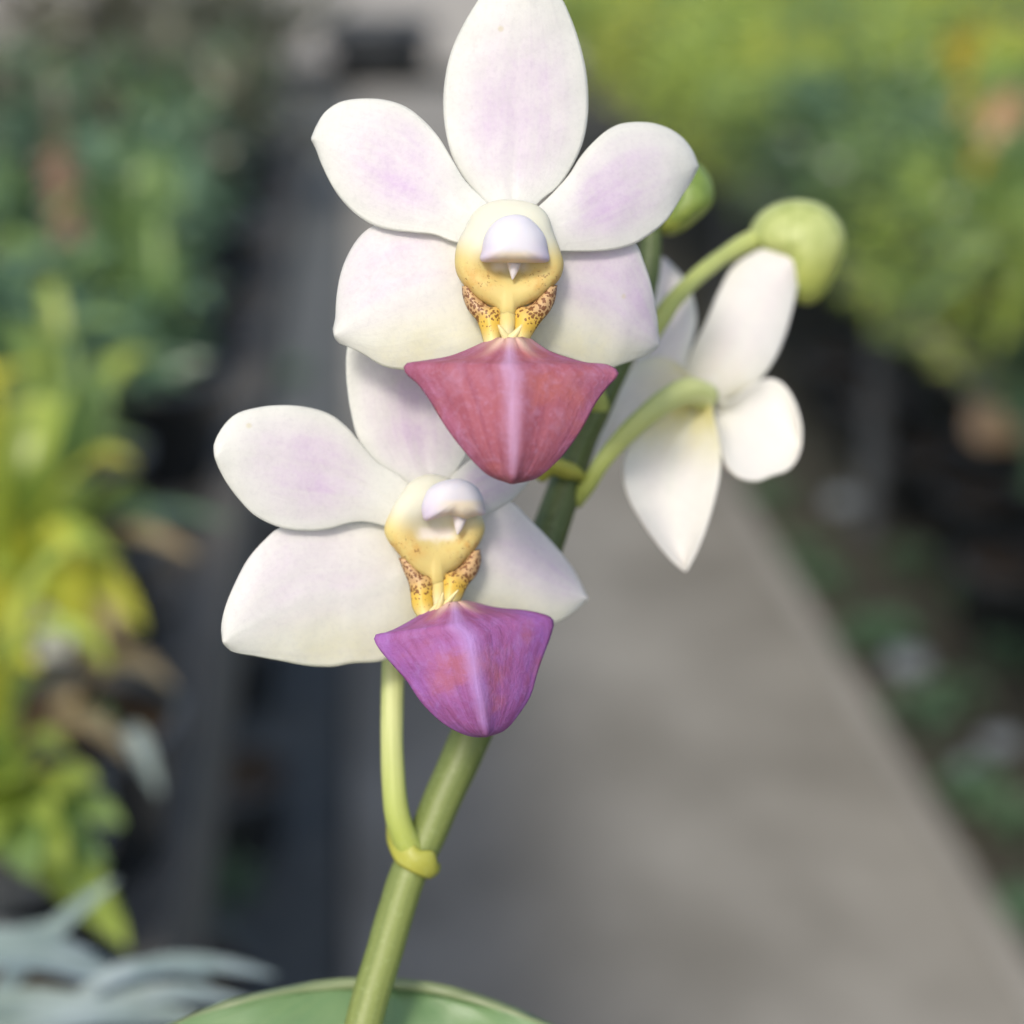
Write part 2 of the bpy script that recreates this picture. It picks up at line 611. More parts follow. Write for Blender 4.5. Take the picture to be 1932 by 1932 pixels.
sheet('ground', -60, 60, -40, 120, -0.03, M['soil'])
pt = tag(link_mesh('path', [(-0.05, -3, -0.03), (0.72, -3, -0.03), (0.72, 9.5, -0.03), (-0.05, 9.5, -0.03),
                            (-0.05, -3, 0.0), (0.72, -3, 0.0), (0.72, 9.5, 0.0), (-0.05, 9.5, 0.0)],
                   [(4, 5, 6, 7), (0, 1, 5, 4), (1, 2, 6, 5), (2, 3, 7, 6), (3, 0, 4, 7)], M['concrete'], None, False),
         kind='structure')
kb = tag(box_mesh('kerb', (0.722, -3, -0.03), (0.757, 9.5, 0.008), M['kerb'], None, 0.006), kind='structure')
sheet('weed_mat_strip', -3.0, -0.06, -3, 9.5, -0.022, M['mat'])
sheet('gravel_yard', -12.0, 6.0, 10.6, 30, -0.02, M['gravel'])

# ------------------------------------------------------------------ benches
def bench(name, x0, x1, y0, y1, h, label, edge_mat, edge_x, pitch_y, legs_y, wing=None):
    b = empty(name, ((x0 + x1) / 2, (y0 + y1) / 2, 0))
    off = Vector(b.location)
    tag(b, label, 'bench')

    def bx(nm, lo, hi, mat, bev=0.003):
        lo = tuple(Vector(lo) - off)
        hi = tuple(Vector(hi) - off)
        return box_mesh(nm, lo, hi, mat, b, bev)
    w = pitch_y * 0.82
    y = y0 + 0.03
    first = None
    while y + w < y1:
        xa, xb = x0 + 0.012, x1 - 0.03
        if wing and y < wing[0]:
            xb = wing[1]
        z = h + random.uniform(-0.002, 0.001)
        bx('plank', (xa, y, z - 0.018), (xb, y + w, z), M['slat'], 0.002)
        y += pitch_y
    # long edge board on the path side, and the rails underneath
    if edge_x > (x0 + x1) / 2:
        bx('edge_board', (x1 - 0.028, (wing[0] + 0.03) if wing else y0, h - 0.07), (x1, y1, h + 0.008), edge_mat)
        bx('rail', (x0 + 0.05, y0 + 0.02, h - 0.075), (x0 + 0.09, y1 - 0.02, h - 0.02), M['steel'])
    else:
        bx('edge_board', (x0 - 0.012, y0, h - 0.052), (x0 + 0.008, y1, h + 0.008), edge_mat)
        bx('rail', (x1 - 0.09, y0 + 0.02, h - 0.075), (x1 - 0.05, y1 - 0.02, h - 0.02), M['steel'])
    for yy in legs_y:
        for xx in (x0 + 0.10, x1 - 0.12):
            bx('leg', (xx - 0.018, yy - 0.018, -0.03), (xx + 0.018, yy + 0.018, h - 0.019), M['steel'], 0.004)
        bx('cross_rail', (x0 + 0.10, yy - 0.015, h - 0.06), (x1 - 0.12, yy + 0.015, h - 0.02), M['steel'])
    return b, bx


random.seed(11)
LB_H, RB_H = 0.82, 0.55
lb, lbx = bench('slatted_bench', -1.30, -0.085, -0.15, 2.6, LB_H,
                'dark weathered slatted bench crowded with potted orchids beside the path', M['slat'], -0.08, 0.075,
                (0.05, 1.2, 2.5), wing=(0.27, 0.07))
rb, rbx = bench('plant_bench', 0.87, 3.4, 0.75, 7.4, RB_H,
                'long low bench with a pale grey edge board, covered in leafy green plants', M['board'], 0.0, 0.11,
                (1.0, 1.93, 2.9, 4.2, 5.6, 7.2))

# tan stub of a cross beam poking out of the low bench's edge
q = on_plane(1905, 790, RB_H - 0.03)
rbx('beam_end', (0.80, q.y - 0.028, RB_H - 0.062), (0.90, q.y + 0.024, RB_H - 0.012), M['tan'], 0.012)

# ------------------------------------------------------------------ background plants
def lathe_mesh(name, prof, mat, n=18):
    V, F = [], []
    for r, z in prof:
        for i in range(n):
            a = 2 * math.pi * i / n
            V.append((r * math.cos(a), r * math.sin(a), z))
    for k in range(len(prof) - 1):
        for i in range(n):
            j = (i + 1) % n
            F.append((k * n + i, k * n + j, (k + 1) * n + j, (k + 1) * n + i))
    F.append(tuple(range(n - 1, -1, -1)))
    me = bpy.data.meshes.new(name)
    me.from_pydata(V, [], F)
    me.materials.append(mat)
    me.polygons.foreach_set('use_smooth', [True] * len(me.polygons))
    return me


def pot_meshes(r, h, mat, nm):
    body = lathe_mesh(nm, [(r * 0.72, 0), (r * 0.95, h * 0.86), (r * 1.06, h * 0.86), (r * 1.08, h), (r * 0.98, h),
                           (r * 0.94, h * 0.86)], mat)
    mix = lathe_mesh(nm + '_mix', [(r * 0.945, h * 0.82), (r * 0.93, h * 0.9), (r * 0.5, h * 0.93), (0.001, h * 0.94)], M['bark'])
    return body, mix


POT_S = pot_meshes(0.042, 0.075, M['pot'], 'small_pot')
POT_M = pot_meshes(0.060, 0.095, M['pot'], 'medium_pot')
POT_C = pot_meshes(0.055, 0.085, M['clay'], 'clay_pot')


def strap_leaf_mesh(length, width, rise, droop, mat, fold=0.25, n=9, tip=0.65):
    """a leaf growing along +X from the origin, arching up and over"""
    V, F = [], []
    for k in range(n + 1):
        t = k / n
        x = length * (t - 0.12 * t * t)
        z = rise * math.sin(t * math.pi * 0.62) - droop * t ** 3
        w = width * (min(1.0, (t / 0.25)) ** 0.6 * 0.6 + 0.4 * (1 - t)) * (1 - max(0, (t - tip) / (1 - tip)) ** 2.2) * 0.5 + 0.0008
        V += [(x, -w, z + fold * w), (x, -w * 0.5, z + fold * 0.35 * w), (x, 0, z), (x, w * 0.5, z + fold * 0.35 * w), (x, w, z + fold * w)]
    for k in range(n):
        for i in range(4):
            a = k * 5 + i
            F.append((a, a + 1, a + 6, a + 5))
    me = bpy.data.meshes.new('leaf')
    me.from_pydata(V, [], F)
    me.materials.append(mat)
    me.polygons.foreach_set('use_smooth', [True] * len(me.polygons))
    return me


LEAF_CACHE = {}


def get_leaf(kind, shape):
    key = (kind, shape)
    if key not in LEAF_CACHE:
        L, W, rise, droop, fold = [(0.11, 0.034, 0.055, 0.02, 0.3), (0.085, 0.040, 0.045, 0.03, 0.2),
                                   (0.14, 0.022, 0.11, 0.03, 0.5), (0.10, 0.030, 0.085, 0.00, 0.4)][shape]
        LEAF_CACHE[key] = strap_leaf_mesh(L, W, rise, droop, M[kind], fold)
    return LEAF_CACHE[key]


def potted_orchid(p, kind, label, nleaf, rng, scale=1.0, group=None, shape=None, pot=POT_S, potz=0.075, second=None):
    r = empty('potted_orchid', p)
    r.rotation_euler.z = rng.uniform(0, 6.28)
    tag(r, label, 'potted orchid', group)
    b = mesh_obj('pot', pot[0], r)
    mesh_obj('potting_mix', pot[1], b)
    for k in range(nleaf):
        a = k * 2.4 + rng.uniform(-0.4, 0.4)
        kk = second if (second and rng.random() < 0.4) else kind
        me = get_leaf(kk, shape if shape is not None else rng.choice((0, 1, 1, 3, 3, 2)))
        sc = scale * rng.uniform(0.75, 1.15)
        mt = Matrix.Translation((0.006 * math.cos(a), 0.006 * math.sin(a), potz * 0.9 + 0.003 * k)) @ \
            Matrix.Rotation(a, 4, 'Z') @ Matrix.Rotation(-rng.uniform(-0.1, 0.7), 4, 'Y') @ \
            Matrix.Rotation(rng.uniform(-0.3, 0.3), 4, 'X') @ Matrix.Scale(sc, 4)
        mesh_obj('leaf', me, r, mt)
    return r


rng = random.Random(5)
LEFT_LABELS = {
    'lime': 'potted orchid with bright lime green strap leaves on the slatted bench',
    'mid': 'potted orchid with mid green leaves on the slatted bench',
    'deep': 'potted orchid with deep bluish green leaves on the slatted bench',
    'dull': 'potted orchid with dull grey-brown green leaves at the far end of the slatted bench',
    'yellow': 'potted orchid with yellowing leaves on the slatted bench',
}
yy = 0.52
row = 0
while yy < 2.58:
    xx = -0.150 - (0.03 if row % 2 else 0.0)
    while xx > -1.22:
        p = Vector((xx + rng.uniform(-0.012, 0.012), yy + rng.uniform(-0.02, 0.02), LB_H))
        q = to_px(p + Vector((0, 0, 0.13)))
        if q and -420 < q[0] < 1000 and -60 < q[1] < 2100:
            px, py, dd = q
            if py < 330:
                kind, second = 'dull', ('deep' if rng.random() < 0.5 else None)
            elif py < 620:
                kind, second = ('deep', 'mid') if rng.random() < 0.6 else ('mid', 'deep')
            elif py < 900:
                kind, second = ('mid', 'lime') if rng.random() < 0.6 else ('lime', 'mid')
            else:
                kind, second = ('lime', 'mid') if rng.random() < 0.65 else ('yellow', 'lime')
            potted_orchid(p, kind, LEFT_LABELS[kind], rng.randint(14, 18), rng, rng.uniform(0.5, 0.8),
                          kind + ' leaved orchids on the slatted bench', second=second)
        xx -= 0.135
    yy += 0.135
    row += 1

# ---- leafy plants on the low bench: bushy crowns
def bush_mesh(kind, seed, n=170, rad=0.13, ht=0.20, low=0.25):
    r = random.Random(seed)
    V, F = [], []
    for k in range(n):
        a = r.uniform(0, 6.283)
        rr = rad * math.sqrt(r.random())
        z = ht * (low + (1 - low) * r.random()) * (1 - 0.45 * (rr / rad) ** 2)
        c = Vector((rr * math.cos(a), rr * math.sin(a), z))
        d = Vector((math.cos(a) + r.uniform(-0.8, 0.8), math.sin(a) + r.uniform(-0.8, 0.8), r.uniform(-0.2, 0.7))).normalized()
        sd = d.cross(Vector((r.uniform(-0.5, 0.5), r.uniform(-0.5, 0.5), 1))).normalized()
        L = r.uniform(0.035, 0.06)
        W = L * r.uniform(0.22, 0.34)
        up = sd.cross(d) * (L * 0.12)
        i = len(V)
        V += [c, c + d * L * 0.5 + sd * W + up, c + d * L, c + d * L * 0.5 - sd * W + up, c + d * L * 0.5]
        F += [(i, i + 4, i + 1), (i + 1, i + 4, i + 2), (i, i + 3, i + 4), (i + 3, i + 2, i + 4)]
    # a few stems
    for k in range(7):
        a = k * 0.9
        e = Vector((rad * 0.6 * math.cos(a), rad * 0.6 * math.sin(a), ht * 0.7))
        i = len(V)
        for bpt in (Vector((0, 0, -0.01)), e):
            V += [bpt + Vector((0.003, 0, 0)), bpt + Vector((-0.0015, 0.0026, 0)), bpt + Vector((-0.0015, -0.0026, 0))]
        F += [(i, i + 1, i + 4, i + 3), (i + 1, i + 2, i + 5, i + 4), (i + 2, i, i + 3, i + 5)]
    me = bpy.data.meshes.new('foliage')
    me.from_pydata([tuple(v) for v in V], [], F)
    me.materials.append(M[kind])
    return me


BUSH = {k: [bush_mesh(k, hash(k) % 97 + i * 13 if False else len(k) * 17 + i * 13) for i in range(3)] for k in ('lime', 'mid', 'deep', 'yellow')}
FRONT = {k: [bush_mesh(k, len(k) * 31 + i * 7, 230, 0.16, 0.20, -0.75) for i in range(3)] for k in ('lime', 'mid', 'deep', 'yellow')}
SMALL_POT = POT_S
LEFT_SMALL = {'lime': 'small bushy lime green seedling squeezed between orchids on the slatted bench',
              'mid': 'small bushy mid green seedling squeezed between orchids on the slatted bench',
              'deep': 'small bushy dark green seedling squeezed between orchids on the slatted bench',
              'yellow': 'small bushy yellowish seedling squeezed between orchids on the slatted bench'}
yy = 0.60
while yy < 2.5:
    xx = -0.215 + rng.uniform(-0.01, 0.02)
    while xx > -0.9:
        p = Vector((xx, yy + rng.uniform(-0.02, 0.02), LB_H))
        q = to_px(p + Vector((0, 0, 0.12)))
        if q and -60 < q[0] < 900 and 60 < q[1] < 1900:
            u = rng.random()
            kind = ('deep' if u < 0.7 else 'mid') if q[1] < 420 else ('mid' if u < 0.4 else 'lime' if u < 0.75 else 'deep') if q[1] < 800 else ('lime' if u < 0.55 else 'yellow' if u < 0.75 else 'mid')
            r = empty('potted_seedling', p)
            r.rotation_euler.z = rng.uniform(0, 6.28)
            tag(r, LEFT_SMALL[kind], 'potted plant', kind + ' seedlings between the orchids')
            b0 = mesh_obj('pot', POT_S[0], r, Matrix.Scale(0.7, 4))
            mesh_obj('potting_mix', POT_S[1], b0)
            f = mesh_obj('foliage', rng.choice(BUSH[kind]), r, Matrix.Translation((0, 0, 0.05)) @ Matrix.Scale(rng.uniform(0.5, 0.62), 4))
            tag(f, kind='stuff')
        xx -= 0.135
    yy += 0.135
RIGHT_LABELS = {
    'lime': 'bushy lime green seedling in a black pot on the low grey-edged bench',
    'mid': 'bushy mid green seedling in a black pot on the low grey-edged bench',
    'deep': 'bushy dark green seedling in a black pot on the low grey-edged bench',
    'yellow': 'bushy yellow-green seedling in a black pot on the low grey-edged bench',
}


def bush(p, kind, rng, sc=1.0, front=False):
    r = empty('potted_seedling', p)
    r.rotation_euler.z = rng.uniform(0, 6.28)
    if front:
        tag(r, RIGHT_LABELS[kind].split(' in a')[0] + ' in the front row, spilling over the grey edge board', 'potted plant', kind + ' seedlings in the front row')
    else:
        tag(r, RIGHT_LABELS[kind].split(' in a')[0] + ' in the rows behind the front row of the low bench', 'potted plant', kind + ' seedlings in the rows behind')
    b = mesh_obj('pot', POT_M[0], r)
    mesh_obj('potting_mix', POT_M[1], b)
    f = mesh_obj('foliage', rng.choice((FRONT if front else BUSH)[kind]), r, Matrix.Translation((0, 0, 0.085)) @ Matrix.Scale(sc * rng.uniform(0.85, 1.15), 4))
    tag(f, kind='stuff')


yy = 0.92
while yy < 7.3:
    xx = 0.91 + rng.uniform(-0.02, 0.03)
    while xx < 3.35:
        p = Vector((xx + rng.uniform(-0.03, 0.03), yy + rng.uniform(-0.03, 0.03), RB_H))
        q = to_px(p + Vector((0, 0, 0.2)))
        if q and 800 < q[0] < 2420 and -70 < q[1] < 1200:
            px, py, dd = q
            u = rng.random()
            if py < 175:
                kind = 'lime' if u < 0.42 else 'yellow' if u < 0.58 else 'mid' if u < 0.85 else 'deep'
            elif py < 400:
                kind = 'deep' if u < 0.4 else 'mid' if u < 0.8 else 'lime'
            else:
                kind = 'lime' if u < 0.45 else 'mid' if u < 0.85 else 'deep'
            bush(p, kind, rng, 0.95, xx < 1.0)
        xx += 0.19
    yy += 0.19

# ------------------------------------------------------------------ the orchid
orchid = empty('orchid_plant', at(650, 3500, 0.20))
tag(orchid, 'flowering orchid with white-lavender blooms and purple lips on a green spike', 'orchid')
bpy.context.view_layer.update()
INV = Matrix.Translation(-orchid.location)


def part_empty(name, loc, label):
    e = empty(name, Vector(loc) - orchid.location, orchid)
    if label:
        e['label'] = label
    return e


def shift(o):
    """meshes are built at world coordinates: move their data under the parent's frame"""
    p = o.parent
    w = Vector((0, 0, 0))
    while p is not None:
        w += p.location
        p = p.parent
    o.data.transform(Matrix.Translation(-w))
    return o


Z1 = lambda x, y: (575 + 0.3968 * x, 0.3968 * y)
Z2 = lambda x, y: (766.7 + 0.1984 * x, 319.4 + 0.1984 * y)
Z3 = lambda x, y: (383.3 + 0.3968 * x, 702.8 + 0.3968 * y)
Z4 = lambda x, y: (638.9 + 0.1984 * x, 862.5 + 0.1984 * y)
Z5 = lambda x, y: (1054.2 + 0.4297 * x, 287.5 + 0.4297 * y)
Z6 = lambda x, y: (575 + 0.3055 * x, 1341.7 + 0.3055 * y)
ID = lambda x, y: (x, y)


def flower_pig(b0, b1, amt, cream=0.0, rim=True, cu=0.0, lower_cream=0.0, rib=0.0):
    def f(u, v):
        bl = amt * 0.85 * sm(b0 - 0.26, b0 + 0.12, v) * (1 - sm(b1 - 0.2, b1 + 0.30, v)) * (1 - sm(0.2, 1.05, abs(u - cu)))
        cr = cream * (1 - sm(0.0, 0.45, v)) + lower_cream * sm(-0.1, 0.9, u) * (1 - sm(0.55, 1.0, v))
        rb = rib * math.exp(-((u - 0.05) / 0.09) ** 2) + 0.5 * sm(0.86, 1.0, abs(u))
        return (bl, min(cr, 1), min(rb, 1))
    return f


def build_flower(name, label, C, parts, conv, convd, D, tilt, lipmat):
    """C: centre px. tilt(px, py) -> extra depth"""
    fl = part_empty(name, at(C[0], C[1], D), label)
    S = D / 0.21

    def dfun(base, cup, bend, groove=0.0003, side=0.0, tip=0.0):
        def f(u, v, x, y):
            return D + tilt(x, y) + S * (-base + 0.6 * cup * (u * u) * (0.25 + 0.75 * math.sin(v * 2.6)) + bend * v * v + side * u * v
                                         + groove * math.exp(-(u / 0.10) ** 2) * (1 - v) + tip * sm(0.8, 1.0, v))
        return f
    for nm, L, Rr, geo, pg, sd in parts['blades']:
        shift(blade(nm, L, Rr, conv, dfun(*geo), M['petal'], fl, pg, seed=sd))
    # column body
    o = parts['column']
    cy = convd(*o['centre'])

    def colpig(x, y, z):
        k = S * 0.198
        ry = (y - cy[1]) / (100 * k * 5)
        rx = (x - cy[0]) / (100 * k * 5)
        yel = sm(-0.22, 0.42, ry + abs(rx) * 0.42)
        br = sm(0.08, 0.30, ry) * (1 - sm(0.36, 0.60, ry)) * (0.25 + 0.95 * sm(0.10, 0.5, abs(rx))) + 0.45 * sm(0.28, 0.5, abs(rx)) * sm(-0.1, 0.1, ry)
        cream = sm(-0.12, 0.0, ry) * (1 - sm(0.10, 0.22, ry)) * (1 - sm(0.22, 0.42, abs(rx))) * sm(1.6, 2.8, z)
        return (min(br, 1), yel, cream)
    prof = [(0.55, -4.2), (0.80, -2.4), (0.95, -0.6), (1.0, 0.5), (0.985, 1.2), (0.94, 1.9), (0.86, 2.5), (0.74, 2.9), (0.66, 3.05), (0.58, 3.15), (0.48, 3.2), (0.38, 3.2), (0.28, 3.2), (0.18, 3.2), (0.08, 3.2)]
    shift(dome('column', o['outline'], o['centre'], convd, D - 0.001, prof, M['column'], fl, colpig, n=84, tilt=tilt, dents=o['dents'], roundness=0.6))
    # anther cap
    a = parts['cap']
    ac = convd(*a['centre'])
    yb = convd(*a['under'])[1]

    def cappig(x, y, z):
        under = sm(yb - 2, yb + 10, y) * (1 - sm(0.0, 70, abs(x - ac[0] - a.get('ux', 0)) * 0.9))
        return (under, sm(-20, 40, y - ac[1]) * sm(20, 60, abs(x - ac[0])), 0)
    prof = [(0.80, 1.6), (0.97, 2.6), (1.0, 3.3), (0.985, 3.9), (0.95, 4.6), (0.89, 5.2), (0.80, 5.75), (0.68, 6.2), (0.54, 6.5), (0.38, 6.7), (0.2, 6.8), (0.07, 6.82)]
    cap = shift(dome('anther_cap', a['outline'], a['centre'], convd, D - 0.001, prof, M['cap'], fl, cappig, n=72, tilt=tilt, roundness=1.0))
    # beak under the cap
    b = parts['beak']
    pts = [at(*convd(*p), D + tilt(*convd(*p)) - z * 0.001) for p, z in b['pts']]
    shift(tube('beak', pts, [w * 1e-3 for w in b['r']], M['cap'], fl, 12, 16, 1.0, lambda t: (0.35, 0.2, 0)))
    # claw of the lip
    c = parts['claw']
    pts = [at(*convd(*p), D + tilt(*convd(*p)) - z * 0.001) for p, z in c['pts']]
    shift(tube('lip_claw', pts, [w * 1e-3 for w in c['r']], M['column'], fl, 16, 20, 1.0, lambda t: (0.0, 1.0 - 0.45 * sm(0.6, 1.0, t), 0.0)))
    for pr in parts['prongs']:
        pts = [at(*convd(*p), D + tilt(*convd(*p)) - z * 0.001) for p, z in pr]
        shift(tube('prong', pts, [0.0006, 0.00042, 0.0001], M['lobe'], fl, 8, 10, 0.8, lambda t: (0.0, 0.5, 0.8)))
    # side lobes
    for L, Rr in parts['lobes']:
        def ld(u, v, x, y):
            return D + tilt(x, y) - S * (0.0012 + 0.0016 * v + 0.0010 * (1 - u * u))
        shift(blade('side_lobe', L, Rr, convd, ld, M['lobe'], fl,
                    lambda u, v: (1.1 * (1 - sm(0.50, 0.86, v)) * (0.75 + 0.25 * abs(u)) + 0.25 * (1 - sm(0.8, 1.0, v)), 1 - sm(0.35, 0.66, v), sm(0.7, 1.0, v) * 0.8),
                    nu=10, nv=24, thick=0.0009, seed=4.2, wave=0.0001))
    # midlobe of the lip
    l = parts['lip']

    def lipd(u, v, x, y):
        keel = 0.0011 * math.exp(-(u / 0.22) ** 2) * (0.35 + 0.65 * sm(0, 0.25, v))
        rid = 0.0007 * (math.exp(-((abs(u) - 0.42) / 0.12) ** 2)) * (1 - sm(0.05, 0.35, v))
        wing = 0.0040 * abs(u) ** 2.0 * (0.35 + 0.65 * (1 - sm(0.5, 1.0, v)))
        return D + tilt(x, y) + S * (-0.0060 - 0.0055 * math.sin(v * 2.3) - keel - rid + wing + 0.0018 * v ** 3)
    shift(blade('lip', l[0], l[1], conv, lipd, lipmat, fl,
                lambda u, v: (math.exp(-(u / 0.10) ** 2) * (1.0 - 0.35 * v) * (1 - sm(0.82, 0.98, v)),
                              min(1, sm(0.62, 1.02, abs(u)) * (1 - 0.6 * v) + 0.35 * v * l[2] + l[3] * sm(0.1, 0.45, v)),
                              0.75 * (1 - sm(0.0, 0.14, v)) * (1 - 0.4 * abs(u)) + 0.6 * math.exp(-((abs(u) - 0.45) / 0.10) ** 2) * (1 - sm(0.04, 0.25, v))),
                nu=44, nv=56, thick=0.0007, seed=2.0, wave=0.0004))
    return fl


# ---- upper flower, facing the viewer
up_parts = {
    'blades': [
        ('sepal', [(930, 1040), (845, 945), (760, 850), (700, 740), (670, 620), (660, 500), (668, 380), (690, 270), (730, 170), (790, 60), (860, -40), (950, -110), (1030, -135)],
         [(1040, 1040), (1130, 945), (1200, 890), (1270, 790), (1320, 680), (1343, 560), (1345, 440), (1332, 320), (1300, 190), (1260, 80), (1215, -10), (1130, -95), (1030, -135)],
         (-0.0012, 0.0020, -0.003, 0.0002), flower_pig(0.28, 0.62, 0.85, 0.0), 1.3),
        ('sepal', [(900, 1060), (700, 1030), (500, 1025), (330, 1075), (260, 1130), (200, 1230), (170, 1320), (155, 1420), (150, 1520), (140, 1560), (143, 1592)],
         [(930, 1480), (860, 1645), (780, 1690), (650, 1730), (560, 1748), (480, 1757), (400, 1747), (340, 1720), (280, 1680), (200, 1642), (160, 1622), (143, 1592)],
         (-0.0013, 0.0022, 0.002, -0.0002), flower_pig(0.3, 0.75, 0.5, 0.3, cu=-0.45, lower_cream=0.75, rib=0.3), 5.1),
        ('sepal', [(1080, 1060), (1300, 1070), (1480, 1100), (1570, 1158), (1610, 1250), (1640, 1340), (1660, 1440), (1672, 1520), (1675, 1570), (1682, 1640)],
         [(1020, 1480), (1080, 1640), (1150, 1670), (1250, 1705), (1370, 1745), (1440, 1753), (1500, 1732), (1580, 1703), (1640, 1677), (1682, 1640)],
         (-0.0022, 0.0018, 0.0085, -0.0002), flower_pig(0.3, 0.85, 0.75, 0.3, cu=-0.35, lower_cream=0.75, rib=0.2), 8.4),
        ('petal', [(900, 1000), (850, 950), (760, 860), (700, 760), (640, 660), (570, 580), (480, 510), (380, 478), (270, 472), (170, 488), (100, 535), (60, 600), (35, 660)],
         [(850, 1180), (700, 1148), (620, 1117), (530, 1107), (430, 1097), (330, 1072), (240, 1015), (170, 940), (120, 860), (80, 770), (60, 712), (35, 660)],
         (0.0000, 0.0014, 0.0030, 0.0001), flower_pig(0.36, 0.62, 0.95, 0.0, cu=-0.05), 2.7),
        ('petal', [(1080, 1010), (1140, 960), (1200, 900), (1260, 830), (1310, 750), (1370, 680), (1440, 620), (1510, 590), (1630, 585), (1720, 610), (1790, 655), (1840, 720), (1868, 790)],
         [(1120, 1190), (1250, 1195), (1370, 1195), (1480, 1185), (1570, 1158), (1630, 1120), (1690, 1075), (1730, 1030), (1790, 930), (1835, 860), (1868, 790)],
         (0.0000, 0.0022, 0.0095, 0.0001), flower_pig(0.30, 0.60, 1.0, 0.0, cu=0.0), 6.6),
    ],
    'column': {'outline': [(980, 285), (800, 310), (650, 400), (560, 560), (480, 720), (460, 900), (490, 1020), (570, 1130), (700, 1250), (850, 1332), (884, 1380), (896, 1440),
                           (960, 1462), (1026, 1440), (1036, 1385), (1068, 1332), (1250, 1240), (1400, 1110), (1470, 1020), (1497, 900), (1460, 760), (1400, 600), (1340, 430), (1220, 330)],
               'centre': (985, 880), 'dents': [((1000, 940), 55, 26, 2.2), ((970, 1180), 45, 30, 0.5)]},
    'cap': {'outline': [(1030, 430), (900, 460), (800, 540), (740, 650), (715, 780), (698, 850), (722, 880), (790, 886), (860, 884), (950, 885), (1010, 892), (1100, 890), (1270, 890), (1338, 884), (1364, 855),
                        (1350, 780), (1320, 640), (1240, 530), (1140, 450)], 'centre': (1025, 690), 'under': (1030, 765)},
    'beak': {'pts': [((1030, 845), 3.4), ((1024, 905), 3.9), ((1018, 975), 4.2), ((1010, 1048), 4.2)], 'r': [1.2, 0.95, 0.72, 0.45, 0.1]},
    'claw': {'pts': [((965, 1130), 0.4), ((963, 1270), 1.3), ((960, 1410), 2.5), ((962, 1640), 4.6)], 'r': [1.5, 1.2, 1.0, 0.6]},
    'prongs': [[((955, 1610), 5.9), ((925, 1560), 6.2), ((872, 1478), 6.6)], [((985, 1610), 5.9), ((1040, 1560), 6.2), ((1100, 1478), 6.6)]],
    'lobes': [([(562, 1110), (566, 1200), (610, 1320), (690, 1430), (742, 1560), (772, 1680)],
               [(600, 1130), (640, 1215), (720, 1290), (805, 1345), (890, 1335), (885, 1450), (875, 1560), (880, 1680)]),
              ([(1330, 1150), (1250, 1255), (1150, 1335), (1035, 1340), (1035, 1430), (1025, 1520), (1040, 1620), (1050, 1680)],
               [(1405, 1100), (1388, 1230), (1340, 1340), (1250, 1450), (1192, 1530), (1146, 1610), (1122, 1680)])],
    'lip': ([(905, 1616), (880, 1626), (845, 1642), (760, 1680), (690, 1705), (600, 1722), (530, 1732), (478, 1742), (484, 1770), (540, 1820), (600, 1900), (660, 2000), (720, 2085), (800, 2180), (880, 2250), (985, 2290)],
            [(1050, 1612), (1075, 1624), (1100, 1642), (1160, 1680), (1250, 1712), (1340, 1736), (1420, 1742), (1455, 1752), (1487, 1778), (1440, 1830), (1380, 1910), (1320, 2020), (1260, 2110), (1190, 2190), (1100, 2262), (985, 2290)],
            0.15, 0.0),
}
tilt_up = lambda x, y: (x - 966) * 0.000004 - (y - 480) * 0.000006
upper = build_flower('flower', 'upper bloom facing forward, white and lavender with a rose-red lip', (966, 490), up_parts, Z1, Z2, 0.2095, tilt_up, M['lip_rose'])

